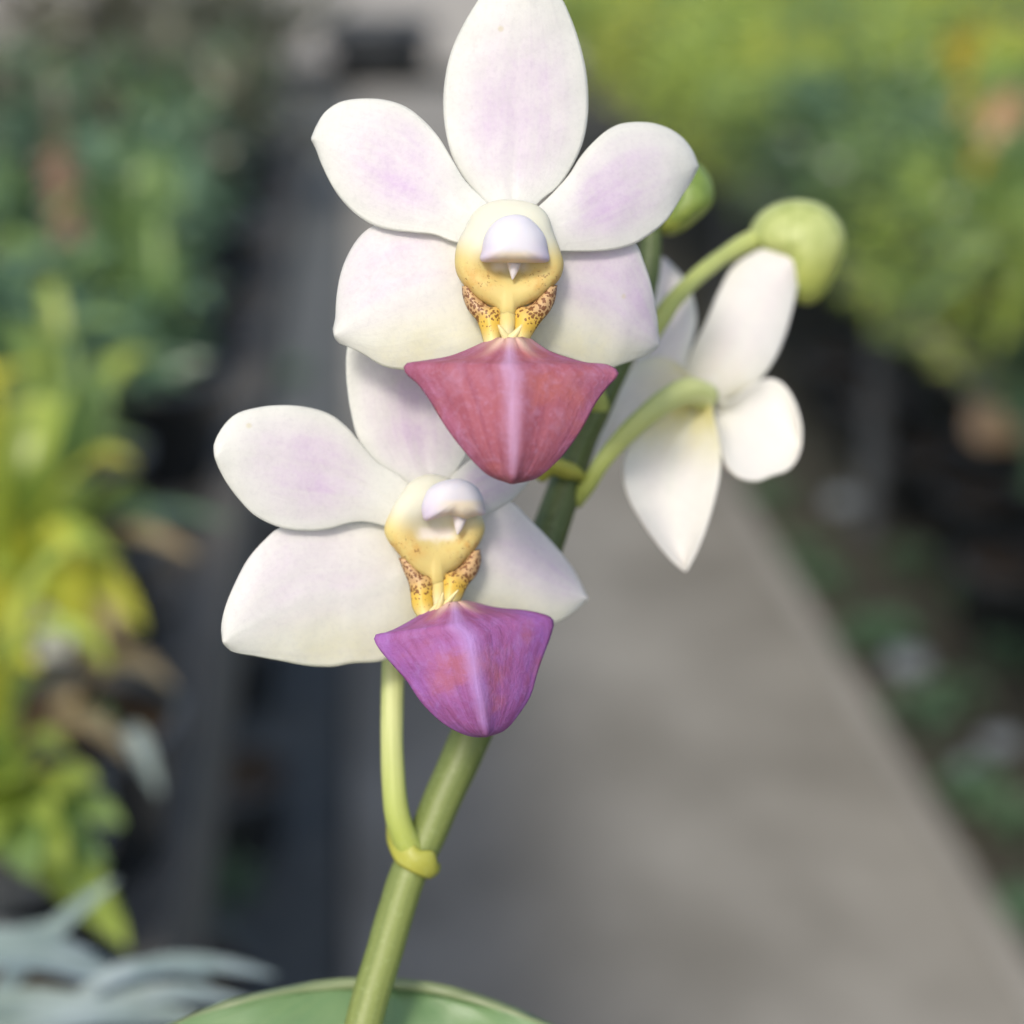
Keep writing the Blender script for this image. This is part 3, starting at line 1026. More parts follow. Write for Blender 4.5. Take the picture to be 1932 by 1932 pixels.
# ---- lower flower, turned a little away
lo_parts = {
    'blades': [
        ('sepal', [(1000, 560), (930, 500), (830, 440), (770, 370), (730, 300), (705, 200), (688, 100), (680, 0), (684, -110), (720, -230), (800, -330), (930, -380)],
         [(1160, 560), (1215, 450), (1270, 350), (1310, 220), (1320, 80), (1300, -60), (1250, -190), (1150, -300), (1040, -360), (930, -380)],
         (-0.0012, 0.0020, -0.001, 0.0002), flower_pig(0.2, 0.6, 0.8), 3.3),
        ('sepal', [(1050, 760), (860, 715), (740, 712), (560, 725), (370, 737), (300, 790), (220, 880), (160, 990), (110, 1110), (92, 1200), (97, 1282)],
         [(1080, 1050), (1040, 1190), (980, 1290), (860, 1367), (700, 1382), (620, 1397), (500, 1393), (380, 1371), (250, 1346), (140, 1322), (97, 1282)],
         (-0.0014, 0.0022, 0.001, -0.0002), flower_pig(0.3, 0.75, 0.4, 0.2, cu=-0.4, lower_cream=0.6, rib=0.5), 7.5),
        ('sepal', [(1180, 760), (1330, 640), (1400, 610), (1470, 622), (1540, 690), (1620, 770), (1700, 860), (1770, 960), (1826, 1076)],
         [(1180, 1050), (1250, 1130), (1400, 1170), (1530, 1195), (1620, 1200), (1690, 1182), (1780, 1120), (1826, 1076)],
         (-0.0014, 0.0020, 0.003, -0.0002), flower_pig(0.3, 0.85, 0.55, 0.3, cu=-0.3, lower_cream=0.5), 1.9),
        ('petal', [(980, 540), (925, 490), (830, 430), (740, 330), (680, 260), (600, 200), (480, 165), (350, 158), (230, 175), (150, 205), (90, 270), (56, 345), (60, 402)],
         [(960, 780), (850, 725), (760, 708), (680, 718), (600, 742), (500, 752), (370, 737), (250, 680), (180, 610), (120, 530), (80, 455), (60, 402)],
         (0.0000, 0.0018, 0.001, 0.0002), flower_pig(0.36, 0.60, 1.0), 9.9),
        ('petal', [(1160, 520), (1240, 440), (1330, 390), (1420, 372), (1500, 400), (1540, 450), (1550, 500)],
         [(1200, 760), (1300, 700), (1380, 655), (1455, 612), (1500, 570), (1535, 530), (1550, 500)],
         (0.0000, 0.0022, 0.003, 0.0002), flower_pig(0.2, 0.7, 0.9), 4.4),
    ],
    'column': {'outline': [(850, 160), (700, 220), (600, 330), (500, 500), (432, 680), (465, 790), (560, 910), (640, 1010), (740, 1105), (830, 1156), (874, 1190), (888, 1250), (942, 1272), (996, 1250), (1008, 1190), (1040, 1118), (1100, 1080),
                           (1200, 1000), (1300, 880), (1370, 760), (1392, 660), (1350, 540), (1290, 400), (1150, 250), (1000, 180)], 'centre': (930, 700), 'dents': [((1000, 690), 55, 30, 2.2), ((930, 980), 45, 30, 0.5)]},
    'cap': {'outline': [(1110, 204), (950, 240), (850, 310), (800, 420), (788, 500), (818, 605), (950, 578), (1080, 552), (1200, 588), (1300, 562), (1392, 546), (1382, 450), (1366, 370), (1300, 270), (1200, 218)],
            'centre': (1150, 390), 'under': (1150, 395), 'ux': 10},
    'beak': {'pts': [((1150, 530), 3.6), ((1150, 590), 4.1), ((1142, 660), 4.4), ((1130, 738), 4.4)], 'r': [1.2, 0.95, 0.75, 0.5, 0.1]},
    'claw': {'pts': [((955, 960), 0.4), ((948, 1090), 1.3), ((946, 1230), 2.4), ((950, 1440), 4.2)], 'r': [1.4, 1.05, 0.9, 0.6]},
    'prongs': [[((950, 1450), 5.4), ((975, 1370), 6.2), ((995, 1290), 6.8)], [((985, 1430), 5.4), ((1060, 1350), 6.2), ((1140, 1262), 6.8)],
               [((890, 1470), 4.4), ((960, 1400), 5.4), ((1060, 1395), 5.8)]],
    'lobes': [([(598, 950), (640, 1060), (690, 1190), (708, 1300), (728, 1430), (800, 1540)],
               [(650, 990), (750, 1105), (830, 1160), (885, 1148), (885, 1240), (888, 1330), (890, 1440), (885, 1540)]),
              ([(1265, 920), (1200, 1015), (1110, 1105), (1012, 1128), (1000, 1220), (995, 1300), (1010, 1420)],
               [(1316, 880), (1328, 980), (1290, 1100), (1205, 1210), (1150, 1320), (1105, 1420)])],
    'lip': ([(1140, 1102), (1105, 1120), (1055, 1150), (990, 1190), (920, 1228), (870, 1248), (817, 1262), (840, 1312), (900, 1380), (970, 1460), (1040, 1560), (1120, 1640), (1200, 1692), (1280, 1720), (1345, 1722)],
            [(1245, 1096), (1300, 1106), (1350, 1120), (1420, 1132), (1520, 1140), (1600, 1155), (1657, 1180), (1645, 1250), (1615, 1330), (1580, 1430), (1550, 1530), (1500, 1610), (1430, 1690), (1345, 1722)],
            0.9, 0.55),
}
tilt_lo = lambda x, y: (x - 820) * 0.000022 - (y - 1000) * 0.000004
lower = build_flower('flower', 'lower bloom turned slightly aside, with a violet-purple lip', (825, 1000), lo_parts, Z3, Z4, 0.2190, tilt_lo, M['lip_purple'])

# ---- rear flower seen from behind
rear = part_empty('flower', at(1320, 750, 0.25), 'rear bloom seen from behind, warm white on a pale green stalk')
RD = 0.2505


def rd(base, kx, ky, cup, bend=0.0):
    def f(u, v, x, y):
        return RD + base + (x - 1320) * kx + (y - 750) * ky + cup * u * u + bend * v * v
    return f


def rp(amt, cream, rib=0.2):
    return lambda u, v: (amt * (1 - sm(0.3, 0.9, abs(u))), cream * (1 - sm(0.0, 0.5, v)), rib * math.exp(-(u / 0.12) ** 2))


shift(blade('sepal', [(590, 1040), (450, 1170), (330, 1270), (290, 1330), (285, 1430), (310, 1520), (360, 1610), (430, 1710), (500, 1790), (557, 1838)],
            [(650, 1060), (680, 1170), (706, 1290), (708, 1400), (682, 1530), (642, 1660), (600, 1760), (557, 1838)], Z5,
            rd(0.000, -0.00001, -0.00003, -0.0025), M['petal_back'], rear, rp(0.2, 1.0, 0.5), seed=2.2))
shift(blade('petal', [(540, 1060), (560, 960), (590, 860), (645, 750), (700, 620), (760, 510), (840, 450), (940, 412), (1010, 418), (1050, 470)],
            [(700, 1110), (770, 1070), (860, 1020), (940, 920), (990, 810), (1022, 700), (1046, 590), (1056, 510), (1050, 470)], Z5,
            rd(0.001, 0.00001, -0.00003, 0.002), M['petal_back'], rear, rp(0.5, 0.3), seed=4.7))
shift(blade('sepal', [(480, 1060), (340, 930), (385, 800), (420, 640), (440, 530), (458, 462)],
            [(610, 1060), (560, 960), (585, 830), (603, 740), (590, 640), (540, 545), (458, 462)], Z5,
            rd(0.002, -0.00001, -0.00003, 0.001), M['petal_back'], rear, rp(0.9, 0.2), seed=6.1))
shift(blade('petal', [(600, 990), (470, 900), (340, 925), (255, 1070), (185, 1250), (145, 1370), (122, 1470)],
            [(620, 1120), (480, 1190), (370, 1240), (290, 1300), (220, 1370), (170, 1420), (122, 1470)], Z5,
            rd(0.002, -0.000008, -0.00002, -0.001), M['petal_back'], rear, rp(0.3, 0.5), seed=8.8))
shift(blade('petal', [(640, 1060), (740, 1095), (840, 1030), (920, 993), (980, 1013), (1032, 1090), (1062, 1200), (1062, 1290)],
            [(660, 1140), (700, 1240), (718, 1320), (745, 1385), (795, 1428), (870, 1442), (930, 1420), (1000, 1395), (1040, 1350), (1062, 1290)], Z5,
            rd(0.003, 0.00001, -0.00003, -0.003), M['petal_back'], rear, rp(0.1, 0.2), seed=3.9))
# the edge of the lip showing below the round petal
shift(blade('lip', [(660, 1140), (690, 1200), (715, 1290), (730, 1380)], [(700, 1120), (750, 1200), (770, 1300), (745, 1400)], Z5,
            rd(0.006, 0.00002, 0.0, 0.0), M['lip_rose'], rear, lambda u, v: (0.6, 0.3, 0.6), seed=1.1, nu=10, nv=14))
P5 = lambda x, y, d: at(*Z5(x, y), d)
shift(tube('pedicel', [P5(650, 1075, 0.2495), P5(570, 1050, 0.2460), P5(480, 1085, 0.2425), P5(380, 1160, 0.2395), P5(280, 1255, 0.2385), P5(190, 1360, 0.2388), P5(135, 1450, 0.2400), P5(70, 1530, 0.2425)],
           [0.0022, 0.0022, 0.0019, 0.0017, 0.0015, 0.0013, 0.0012, 0.0014], M['pedicel'], rear, pig=lambda t: (1 - t, 0, 0)))

# ---- spike: main stem
stem_px = [((640, 2600), 0.212), ((650, 2150), 0.219), ((686, 1932), 0.2235), ((730, 1780), 0.2260), ((770, 1650), 0.2280), ((800, 1590), 0.2290),
           ((838, 1500), 0.2305), ((888, 1390), 0.2325), ((960, 1210), 0.2360), ((1010, 1080), 0.2390), ((1052, 960), 0.2415), ((1090, 850), 0.2430), ((1140, 740), 0.2445), ((1195, 620), 0.2460), ((1222, 520), 0.2475), ((1228, 440), 0.2490), ((1228, 400), 0.250)]
root = at(650, 3500, 0.20)
pts = [root, at(645, 3000, 0.206)] + [at(x, y, d) for (x, y), d in stem_px]
shift(tube('stem', pts, [0.0034, 0.0034, 0.0034, 0.0033, 0.0031, 0.0028, 0.0026, 0.0026, 0.0029, 0.0030, 0.0027, 0.0022, 0.0019, 0.0016], M['stem'], orchid,
           n=20, steps=110, pig=lambda t: (sm(0.5, 0.72, t), 0, 0), ridge=0.02))
# node swelling and sheath half way up
nb = lambda x, y, d: at(x, y, d)
shift(tube('bract', [nb(1018, 905, 0.2385), nb(1040, 880, 0.2378), nb(1070, 888, 0.2380), nb(1100, 902, 0.2400)], [0.0010, 0.0022, 0.0020, 0.0008], M['bract'], orchid, 12, 20, 0.6))

# pedicel of the lower flower, rising from the bract
shift(tube('pedicel', [at(800, 1640, 0.2290), at(768, 1590, 0.2268), at(748, 1530, 0.2260), at(740, 1420, 0.2262), at(741, 1300, 0.2268), at(746, 1180, 0.2275), at(775, 1070, 0.2260), at(825, 1000, 0.2215)],
           [0.0021, 0.0018, 0.00165, 0.0016, 0.0016, 0.0016, 0.0018, 0.0022], M['pedicel'], lower, pig=lambda t: (sm(0.1, 0.5, t), 0, 0)))
# pedicel of the upper flower, behind it
shift(tube('pedicel', [at(1130, 770, 0.2440), at(1100, 700, 0.2360), at(1040, 620, 0.2260), at(985, 540, 0.2130)], [0.0018, 0.0016, 0.0017, 0.0022], M['pedicel'], upper, pig=lambda t: (t, 0, 0)))


# bract at the lower node: a short sheath clasping the stem, with a hooked tip
def bract():
    axis0, axis1 = at(778, 1630, 0.2283), at(797, 1586, 0.2290)
    ax = (axis1 - axis0).normalized()
    right = CAM_R @ Vector((1, 0, 0))
    right = (right - ax * right.dot(ax)).normalized()
    front = ax.cross(right)
    if front.dot(CAM_C - axis0) < 0:
        front = -front
    V, F, P = [], [], []
    na, nz = 36, 8
    for j in range(nz + 1):
        v = j / nz
        for i in range(na + 1):
            a = -0.5 + (math.pi + 1.0) * i / na        # from right round the front to the left side
            u = i / na
            dr = right * math.cos(a) + front * math.sin(a)
            hook = sm(0.62, 0.97, u)
            r = 0.00305 + 0.0007 * math.sin(v * 2.6) + hook * (0.0019 + 0.0016 * v)
            hgt = 0.0029 * (0.5 + 0.7 * math.sin(u * math.pi)) * (1 + 0.12 * math.sin(u * 23)) + hook * 0.0050
            base = -0.0007 * math.sin(u * math.pi) + 0.0024 * hook + 0.0008 * u
            V.append(axis0 + ax * (base + hgt * v - 0.0006) + dr * r)
            P.append((v * 0.8, 0, 0))
    for j in range(nz):
        for i in range(na):
            k = j * (na + 1) + i
            F.append((k, k + 1, k + na + 2, k + na + 1))
    o = link_mesh('bract', V, F, M['bract'], orchid, True, {'pig': P, 'pco': [(0, 0, 0)] * len(V)})
    md = o.modifiers.new('thickness', 'SOLIDIFY')
    md.thickness = 0.0004
    md.offset = 0
    return shift(o)


bract()

# ---- buds
def bud(outline, centre, d0, half, mat, stalk, stalk_r, label):
    b = part_empty('bud', P5(*centre, d0), label)
    cy = Z5(*centre)[1]
    prof = [(0.12, -1.0), (0.45, -0.90), (0.70, -0.71), (0.88, -0.45), (0.97, -0.2), (1.0, 0.0), (0.97, 0.22), (0.90, 0.44), (0.78, 0.63), (0.62, 0.79), (0.42, 0.91), (0.22, 0.98), (0.06, 1.0)]
    shift(dome('bud_body', outline, centre, Z5, d0, [(a, z * half) for a, z in prof], mat, b, lambda x, y, z: (sm(-20, 90, y - cy), 0, 0), n=64, roundness=0.35))
    shift(tube('pedicel', stalk, stalk_r, M['pedicel'], b, 14, 30, 1.0, pig=lambda t: (0.2 + 0.3 * t, 0, 0)))
    return b


kk = 0.4297 / FPX * 0.255
bud([(836, 365), (850, 312), (890, 262), (960, 222), (1050, 205), (1150, 225), (1220, 280), (1258, 350), (1260, 430), (1232, 510), (1195, 585), (1150, 645), (1095, 673), (1038, 652), (1015, 580), (985, 500), (925, 450), (858, 412)],
    (1090, 390), 0.2655, 6.2, M['bud'],
    [P5(360, 860, 0.2470), P5(440, 740, 0.2478), P5(500, 655, 0.2495), P5(600, 552, 0.2540), P5(700, 472, 0.2590), P5(780, 420, 0.2625), P5(850, 388, 0.2645), P5(900, 375, 0.2650)],
    [x * kk for x in (42, 42, 38, 38, 38, 36, 42, 50)], 'large pale green bud on a curved stalk above the rear bloom')
bud([(590, 42), (635, 70), (670, 125), (682, 190), (665, 242), (600, 306), (530, 355), (480, 367), (443, 352), (455, 300), (490, 200), (540, 90)],
    (575, 215), 0.2520, 4.4, M['bud_dark'],
    [P5(400, 360, 0.2500), P5(420, 290, 0.2505), P5(455, 200, 0.2510), P5(510, 130, 0.2518), P5(560, 120, 0.2520)], [x * kk for x in (36, 32, 28, 28, 30)],
    'small deeper green bud tucked behind the upper bloom')


# ---- big leaf at the foot of the picture
def leaf_d(u, v, x, y):
    return 0.196 + 0.046 * v - 0.004 * u * u + 0.0022 * math.exp(-(u / 0.05) ** 2)


shift(blade('leaf', [(620, 3500), (520, 3200), (330, 2800), (190, 2400), (180, 2150), (255, 1980), (340, 1925), (460, 1884), (600, 1859), (725, 1853)],
            [(690, 3500), (820, 3200), (1060, 2800), (1230, 2400), (1240, 2150), (1120, 1990), (1025, 1930), (930, 1893), (830, 1866), (725, 1853)],
            ID, leaf_d, M['leaf_big'], orchid, None, nu=36, nv=50, thick=0.0016, seed=5.5, wave=0.0012))
shift(blade('leaf', [(620, 3520), (300, 3400), (-300, 3350), (-900, 3300), (-1500, 3450)],
            [(680, 3560), (300, 3900), (-300, 4100), (-900, 4000), (-1500, 3450)],
            ID, lambda u, v, x, y: 0.20 + 0.01 * v - 0.004 * u * u, M['leaf_big'], orchid, None, nu=18, nv=24, thick=0.0016, seed=2.5, wave=0.001))
# its pot, standing on the end of the slatted bench
oph = root.z - LB_H + 0.012
pb, pm = pot_meshes(0.05, oph, M['clay'], 'orchid_pot')
pot = mesh_obj('clay_pot', pb)
pot.location = (root.x, root.y, LB_H)
tag(pot, 'tall clay pot holding the flowering orchid at the bench end', 'pot')
mesh_obj('potting_mix', pm, pot)

# ------------------------------------------------------------------ special background pieces
def leaf_between(name, a, b, width, mat, parent, sag=0.0, n=14, fold=0.25):
    """one strap leaf from world point a to b, arching upward by sag"""
    a, b = Vector(a), Vector(b)
    d = (b - a)
    sd = d.cross(Vector((0, 0, 1))).normalized()
    V, F = [], []
    off = Vector((0, 0, 0))
    p = parent
    while p is not None:
        off += p.location
        p = p.parent
    for k in range(n + 1):
        t = k / n
        c = a + d * t + Vector((0, 0, sag * math.sin(t * math.pi))) - off
        w = width * 0.5 * (math.sin(math.pi * min(1, 0.12 + t * 0.9)) ** 0.6) * (1 - 0.15 * t) + 0.0005
        for q in (-1, -0.5, 0, 0.5, 1):
            V.append(c + sd * (w * q) + Vector((0, 0, fold * w * q * q)))
    for k in range(n):
        for i in range(4):
            m = k * 5 + i
            F.append((m, m + 1, m + 6, m + 5))
    return link_mesh(name, V, F, mat, parent)


# silvery plant close by on the bench
c = on_plane(-60, 2250, LB_H)
sv = empty('silver_plant', (c.x, c.y, LB_H))
tag(sv, 'silvery blue-grey strap-leaved plant on the slatted bench near the orchid', 'plant')
b0 = mesh_obj('pot', POT_S[0], sv)
mesh_obj('potting_mix', POT_S[1], b0)
foot = Vector((c.x, c.y, LB_H + 0.068))
for (x0, y0, d0), (x1, y1, d1), w, sg in [((-250, 1880, 0.36), (330, 1905, 0.37), 0.010, 0.012), ((-150, 1810, 0.38), (250, 1850, 0.39), 0.008, 0.008), ((-120, 1850, 0.37), (180, 1800, 0.38), 0.007, 0.006), ((100, 1930, 0.36), (400, 1850, 0.37), 0.006, 0.008), ((-100, 1925, 0.36), (300, 1960, 0.36), 0.010, 0.006),
                                          ((60, 1960, 0.37), (520, 1842, 0.38), 0.008, 0.010), ((-100, 1990, 0.35), (420, 1935, 0.36), 0.010, 0.006),
                                          ((-60, 1960, 0.40), (220, 1660, 0.42), 0.007, 0.004), ((-120, 1900, 0.41), (110, 1740, 0.42), 0.007, 0.004),
                                          ((40, 2000, 0.36), (470, 1890, 0.365), 0.007, 0.008)]:
    leaf_between('leaf', at(x0, y0, d0), at(x1, y1, d1), w, M['silver'], sv, sg)
for k in range(5):
    leaf_between('leaf', foot, at(-150 + 70 * k, 1960 + 6 * k, 0.37), 0.012, M['silver'], sv, 0.0)

# pale arching leaf, straw roots on the bench edge
dr = empty('dry_orchid', on_plane(170, 1640, LB_H))
tag(dr, 'orchid with straw-coloured dry leaves and a pale arching leaf on the slatted bench', 'potted orchid')
b0 = mesh_obj('pot', POT_S[0], dr)
mesh_obj('potting_mix', POT_S[1], b0)
leaf_between('leaf', at(215, 1390, 0.62), at(300, 1500, 0.60), 0.008, M['pale'], dr, 0.012)
leaf_between('leaf', dr.location + Vector((0, 0, 0.07)), at(215, 1390, 0.62), 0.010, M['deep'], dr, 0.01)
leaf_between('leaf', at(90, 1400, 0.60), at(250, 1440, 0.60), 0.014, M['straw'], dr, 0.012)
leaf_between('leaf', dr.location + Vector((0, 0, 0.07)), at(330, 1300, 0.66), 0.020, M['straw'], dr, 0.02)
leaf_between('leaf', dr.location + Vector((0, 0, 0.07)), at(120, 1400, 0.60), 0.014, M['straw'], dr, 0.02)
leaf_between('leaf', dr.location + Vector((0, 0, 0.07)), at(200, 1290, 0.66), 0.016, M['straw'], dr, 0.02)

# large individual leaves seen on the left: a lime one standing up and long grey-green straps
la = empty('lime_orchid', on_plane(60, 1330, LB_H))
tag(la, 'orchid with one broad upright lime leaf and long grey-green strap leaves', 'potted orchid')
b0 = mesh_obj('pot', POT_S[0], la)
mesh_obj('potting_mix', POT_S[1], b0)
ft = la.location + Vector((0, 0, 0.068))
leaf_between('leaf', ft, at(250, 890, 0.72), 0.034, M['lime'], la, 0.0)
leaf_between('leaf', ft, at(440, 990, 0.74), 0.017, M['deep'], la, 0.02)
leaf_between('leaf', ft, at(370, 1050, 0.72), 0.018, M['straw'], la, 0.02)
leaf_between('leaf', ft, at(270, 1190, 0.66), 0.026, M['yellow'], la, 0.02)
leaf_between('leaf', ft, at(30, 1250, 0.62), 0.026, M['yellow'], la, 0.02)
for (x, y, d, w, mt) in [(160, 1170, 0.64, 0.024, 'yellow'), (100, 1150, 0.66, 0.024, 'lime'), (200, 1260, 0.62, 0.022, 'yellow'), (240, 1220, 0.64, 0.02, 'straw'), (60, 1020, 0.70, 0.022, 'mid'), (10, 1100, 0.66, 0.022, 'lime'), (150, 1040, 0.70, 0.022, 'yellow')]:
    leaf_between('leaf', ft, at(x, y, d), w, M[mt], la, 0.015)

lc = empty('fresh_green_orchid', on_plane(20, 1880, LB_H))
tag(lc, 'orchid with a dense tuft of fresh yellow-green leaves behind the silver plant', 'potted orchid')
b0 = mesh_obj('pot', POT_S[0], lc)
mesh_obj('potting_mix', POT_S[1], b0)
ft = lc.location + Vector((0, 0, 0.068))
for (x, y, d, w, mt) in [(60, 1430, 0.52, 0.022, 'lime'), (130, 1500, 0.52, 0.022, 'lime'), (160, 1580, 0.51, 0.020, 'mid'), (20, 1480, 0.50, 0.024, 'lime'), (-60, 1420, 0.52, 0.022, 'mid'), (200, 1640, 0.50, 0.018, 'mid'), (100, 1560, 0.49, 0.022, 'lime'), (240, 1790, 0.48, 0.022, 'lime'), (-20, 1600, 0.48, 0.022, 'lime'), (180, 1480, 0.53, 0.022, 'lime'), (230, 1560, 0.52, 0.022, 'mid'), (120, 1640, 0.47, 0.024, 'lime'), (60, 1660, 0.46, 0.024, 'mid'), (210, 1720, 0.48, 0.020, 'lime'), (0, 1360, 0.55, 0.022, 'lime')]:
    leaf_between('leaf', ft, at(x, y, d), w, M[mt], lc, 0.012)


# dusty pink bloom spike on the far left of the slatted bench
def bloom_plant(name, label, base, stalk_top, blooms, petal_mat, stalk_mat, size):
    r = empty(name, base)
    tag(r, label, 'flowering plant')
    b0 = mesh_obj('pot', POT_S[0], r)
    mesh_obj('potting_mix', POT_S[1], b0)
    base = Vector(base)
    o = tube('stalk', [base + Vector((0, 0, 0.06)), base.lerp(Vector(stalk_top), 0.5) + Vector((0.004, 0, 0.01)), Vector(stalk_top)], [0.004, 0.003, 0.002], stalk_mat, r, 8, 12)
    shift(o)
    for bp in blooms:
        bp = Vector(bp)
        b = empty('bloom', bp - base, r)
        for k in range(6):
            a = k * math.pi / 3
            d = Vector((math.cos(a), -0.35, math.sin(a))) * size
            leaf_between('petal', bp, bp + d, size * 0.8, petal_mat, b, size * 0.15, 6)
    return r


pb0 = on_plane(115, 545, LB_H)
pk = bloom_plant('pink_flowered_orchid', 'orchid with a dusty pink drooping flower spike on the slatted bench', pb0, at(118, 250, 1.12),
                 [at(105, 310, 1.12), at(120, 350, 1.12), at(118, 385, 1.12), at(128, 425, 1.12)], M['pinkish'], M['straw'], 0.014)
yb0 = on_plane(1840, 470, RB_H)
yk = bloom_plant('yellow_flowered_plant', 'tall plant with amber yellow flower spike on the low grey-edged bench', yb0, at(1822, 60, 1.9),
                 [at(1800, 90, 1.9), at(1838, 75, 1.9), at(1825, 130, 1.9), at(1826, 200, 1.9), at(1850, 300, 1.9)], M['orange'], M['yellow'], 0.020)
hb0 = on_plane(1905, 420, RB_H)
hk = bloom_plant('peach_flowered_plant', 'plant with a pale peach bloom beside the amber flower spike', hb0, at(1900, 240, 1.8),
                 [at(1895, 215, 1.78), at(1880, 235, 1.80), at(1910, 205, 1.80)], M['peach'], M['mid'], 0.026)

# bright leaves spilling over the low bench edge
ov = empty('spilling_plant', on_plane(1985, 600, RB_H))
tag(ov, 'plant with bright yellow-green rounded leaves spilling over the low bench edge', 'potted plant')
b0 = mesh_obj('pot', POT_M[0], ov)
mesh_obj('potting_mix', POT_M[1], b0)
ft = ov.location + Vector((0, 0, 0.088))
for (x, y, d, w, mt) in [(1880, 660, 1.50, 0.050, 'lime'), (1910, 560, 1.5, 0.045, 'lime'), (1770, 560, 1.55, 0.045, 'mid'), (1740, 480, 1.6, 0.045, 'mid'), (1820, 500, 1.55, 0.05, 'lime'), (1960, 480, 1.5, 0.05, 'lime'), (1720, 590, 1.56, 0.04, 'mid')]:
    leaf_between('leaf', ft, at(x, y, d), w, M[mt], ov, 0.03)

# small white chips, added to stand in for glossy highlights blurred into discs
def glint_chip_obj(p, label, rz, w=0.014, h=0.022):
    o = box_mesh('glint_chip', (-w / 2, -0.0006, 0), (w / 2, 0.0006, h), M['tag'], None, 0.0)
    o.location = p
    o.rotation_euler = (R(-14), R(8), rz)
    tag(o, label, 'tag')
    return o


for px, py, h, lab in [(84, 1120, LB_H + 0.12, 'white chip added as a glint below the broad lime leaf'),
                       (360, 540, LB_H + 0.06, 'white chip added as a glint among the dark green orchids of the slatted bench'),
                       (1575, 285, RB_H + 0.16, 'white chip added as a glint among the mid green seedlings at the low bench edge'),
                       (1800, 365, RB_H + 0.16, 'white chip added as a glint beneath the amber flower spike'),
                       (1570, 15, RB_H + 0.18, 'white chip added as a glint among the yellow-green seedlings')]:
    p = on_plane(px, py, h)
    ob = glint_chip_obj(p + Vector((0, 0, -0.03)), lab, rng.uniform(-0.4, 0.4), 0.011 + 0.005 * p.y)

# stones and weeds along the path
def stone(p, r, label, seed):
    V, F = [], []
    n, m = 14, 8
    for j in range(m + 1):
        th = math.pi * j / m
        for i in range(n):
            a = 2 * math.pi * i / n
            d = Vector((math.sin(th) * math.cos(a), math.sin(th) * math.sin(a), math.cos(th)))
            k = 1 + 0.25 * mnoise.noise(d * 1.6 + Vector((seed, 0, 0)))
            V.append(Vector((d.x * r * 1.2, d.y * r, d.z * r * 0.6)) * k)
    for j in range(m):
        for i in range(n):
            F.append((j * n + i, (j + 1) * n + i, (j + 1) * n + (i + 1) % n, j * n + (i + 1) % n))
    o = link_mesh('stone', V, F, M['stone'])
    o.location = p
    tag(o, label, 'stone')


g = -0.03
ps = [((1715, 1250), 0.034, 'large pale stone on the dark soil beside the kerb'), ((1835, 1440), 0.020, 'small pale stone of a close pair under the low bench'),
      ((1890, 1395), 0.024, 'larger pale stone of a close pair under the low bench'), ((1590, 945), 0.03, 'flat pale stone far along the soil under the low bench'),
      ((400, 1420), 0.024, 'lone pale stone on the black mat below the slatted bench')]
for k, ((x, y), r, lab) in enumerate(ps):
    p = on_plane(x, y, g + 0.012)
    stone(Vector((p.x, p.y, g + r * 0.35 + (0.008 if x < 600 else 0))), r, lab, k * 3.7)

WEED = [bush_mesh('deep', 200 + i, 46, 0.06, 0.07) for i in range(2)] + [bush_mesh('deep', 220 + i, 46, 0.06, 0.07) for i in range(2)]
for k, (x, y) in enumerate([(1420, 935), (1475, 1030), (1520, 1090), (1590, 1200), (1640, 1190), (1700, 1330), (1760, 1300), (1790, 1480), (1850, 1530), (1900, 1720), (1880, 1230), (1690, 1050), (1800, 1120), (440, 1560), (455, 1650), (420, 1790), (480, 1240), (520, 980), (560, 700)]):
    p = on_plane(x, y, 0.0)
    o = mesh_obj('weed', WEED[k % 4])
    o.location = (p.x + (0.03 if x > 900 else -0.02), p.y, g + 0.004)
    o.rotation_euler.z = k * 1.3
    o.scale = (0.6, 0.6, 0.6)
    if x > 900:
        tag(o, 'low green weed growing in the soil between the kerb and the low bench', 'weed', 'weeds along the kerb')
    else:
        tag(o, 'low green weed growing on the black mat under the slatted bench edge', 'weed', 'weeds on the black mat')

# pots kept on the mat under the slatted bench
for k in range(5):
    r = empty('empty_pot', (-0.20 - 0.03 * (k % 2), 1.05 + 0.42 * k, -0.022))
    tag(r, 'empty black plastic pot on the black mat under the slatted bench edge', 'pot', 'pots under the slatted bench')
    mesh_obj('pot_body', POT_M[0], r, Matrix.Scale(1.3, 4))
    mesh_obj('rim_soil', POT_M[1], r, Matrix.Scale(1.3, 4))
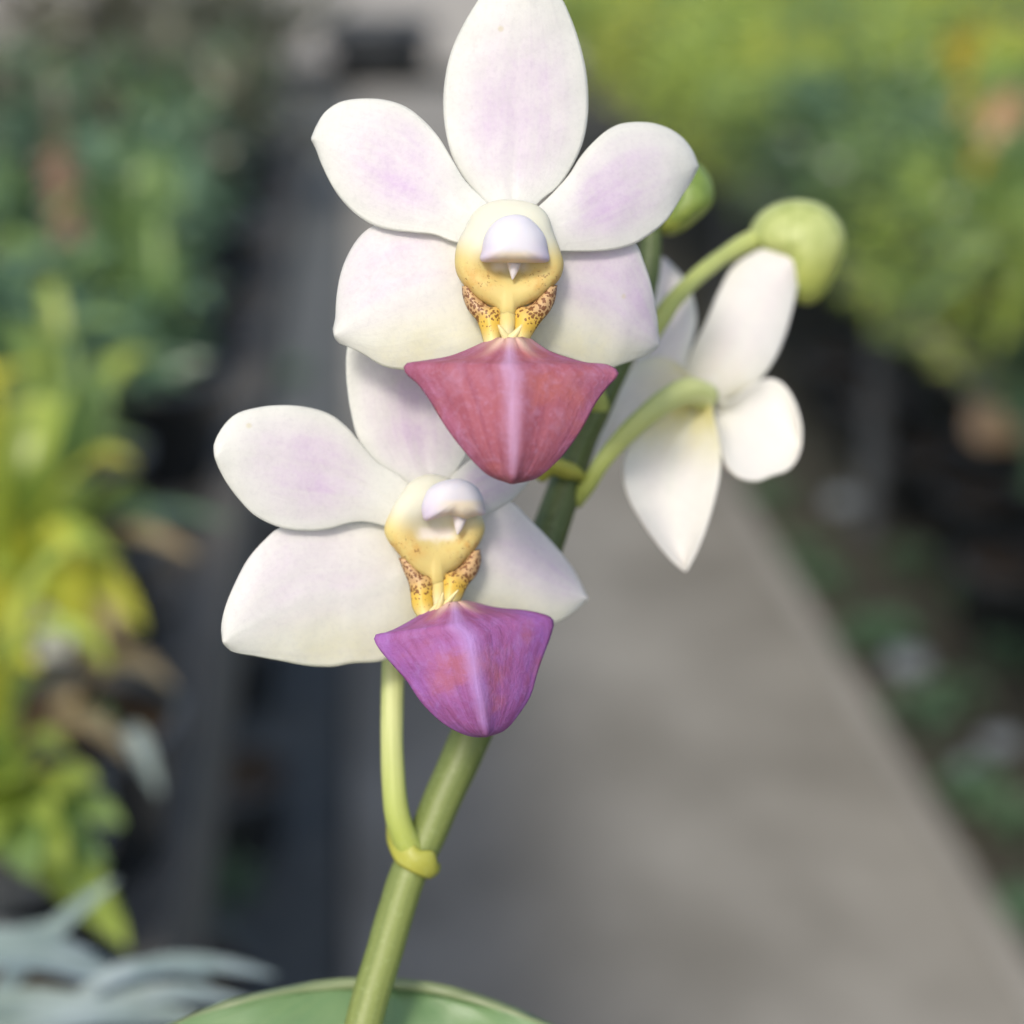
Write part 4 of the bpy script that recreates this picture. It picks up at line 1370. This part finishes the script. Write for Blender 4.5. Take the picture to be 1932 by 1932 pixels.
# pots kept on the ground under the low bench
for k, (x, y) in enumerate([(1750, 900), (1850, 980), (1650, 800), (1900, 1120), (1580, 720)]):
    p = on_plane(x, y, 0.05)
    r = empty('empty_pot', (max(p.x, 1.05), p.y, g))
    tag(r, 'empty black plastic pot stored on the soil under the low bench', 'pot', 'pots under the low bench')
    o = mesh_obj('pot_body', POT_M[0], r, Matrix.Scale(1.5, 4))
    mesh_obj('rim_soil', POT_M[1], r, Matrix.Scale(1.5, 4))
DULL = [bush_mesh('dull', 300 + i, 150) for i in range(3)]
for k in range(14):
    if k < 9:
        gp, gsz = (-0.55 - 0.42 * (k % 5) - 0.2 * (k // 5), 6.2 + 0.9 * (k // 5) + 0.25 * (k % 3), -0.022), 2.6
    else:
        gp, gsz = (-0.52 - 0.30 * (k - 9), 9.9 + 0.2 * (k % 2), -0.03), 3.4
    r = empty('grey_shrub', gp)
    if k < 9:
        tag(r, 'low dull grey-green shrub on the black mat beyond the slatted bench', 'shrub', 'shrubs beyond the slatted bench')
    else:
        tag(r, 'taller grey-green shrub standing beside the path end before the gravel', 'shrub', 'shrubs before the gravel yard')
    r.rotation_euler.z = k * 1.7
    f = mesh_obj('crown', DULL[k % 3], r, Matrix.Translation((0, 0, 0.03)) @ Matrix.Scale(gsz, 4))
    shift(tube('trunk', [r.location + Vector((0, 0, -0.005)), r.location + Vector((0.01, 0, 0.2))], [0.012, 0.008], M['bark'], r, 8, 4))
# far end: dark drum at the end of the path
p = on_plane(705, 55, 0.0)
r = empty('black_tub', (p.x, 9.75, -0.03))
tag(r, 'black plastic tub standing at the far end of the path', 'tub')
mesh_obj('tub_body', lathe_mesh('tub', [(0.24, 0), (0.30, 0.34), (0.33, 0.34), (0.33, 0.38), (0.29, 0.38), (0.27, 0.05), (0.01, 0.04)], M['pot'], 28), r)
mesh_obj('tub_handle', lathe_mesh('tub_handle', [(0.335, 0.28), (0.345, 0.285), (0.345, 0.305), (0.335, 0.31)], M['steel'], 28), r)
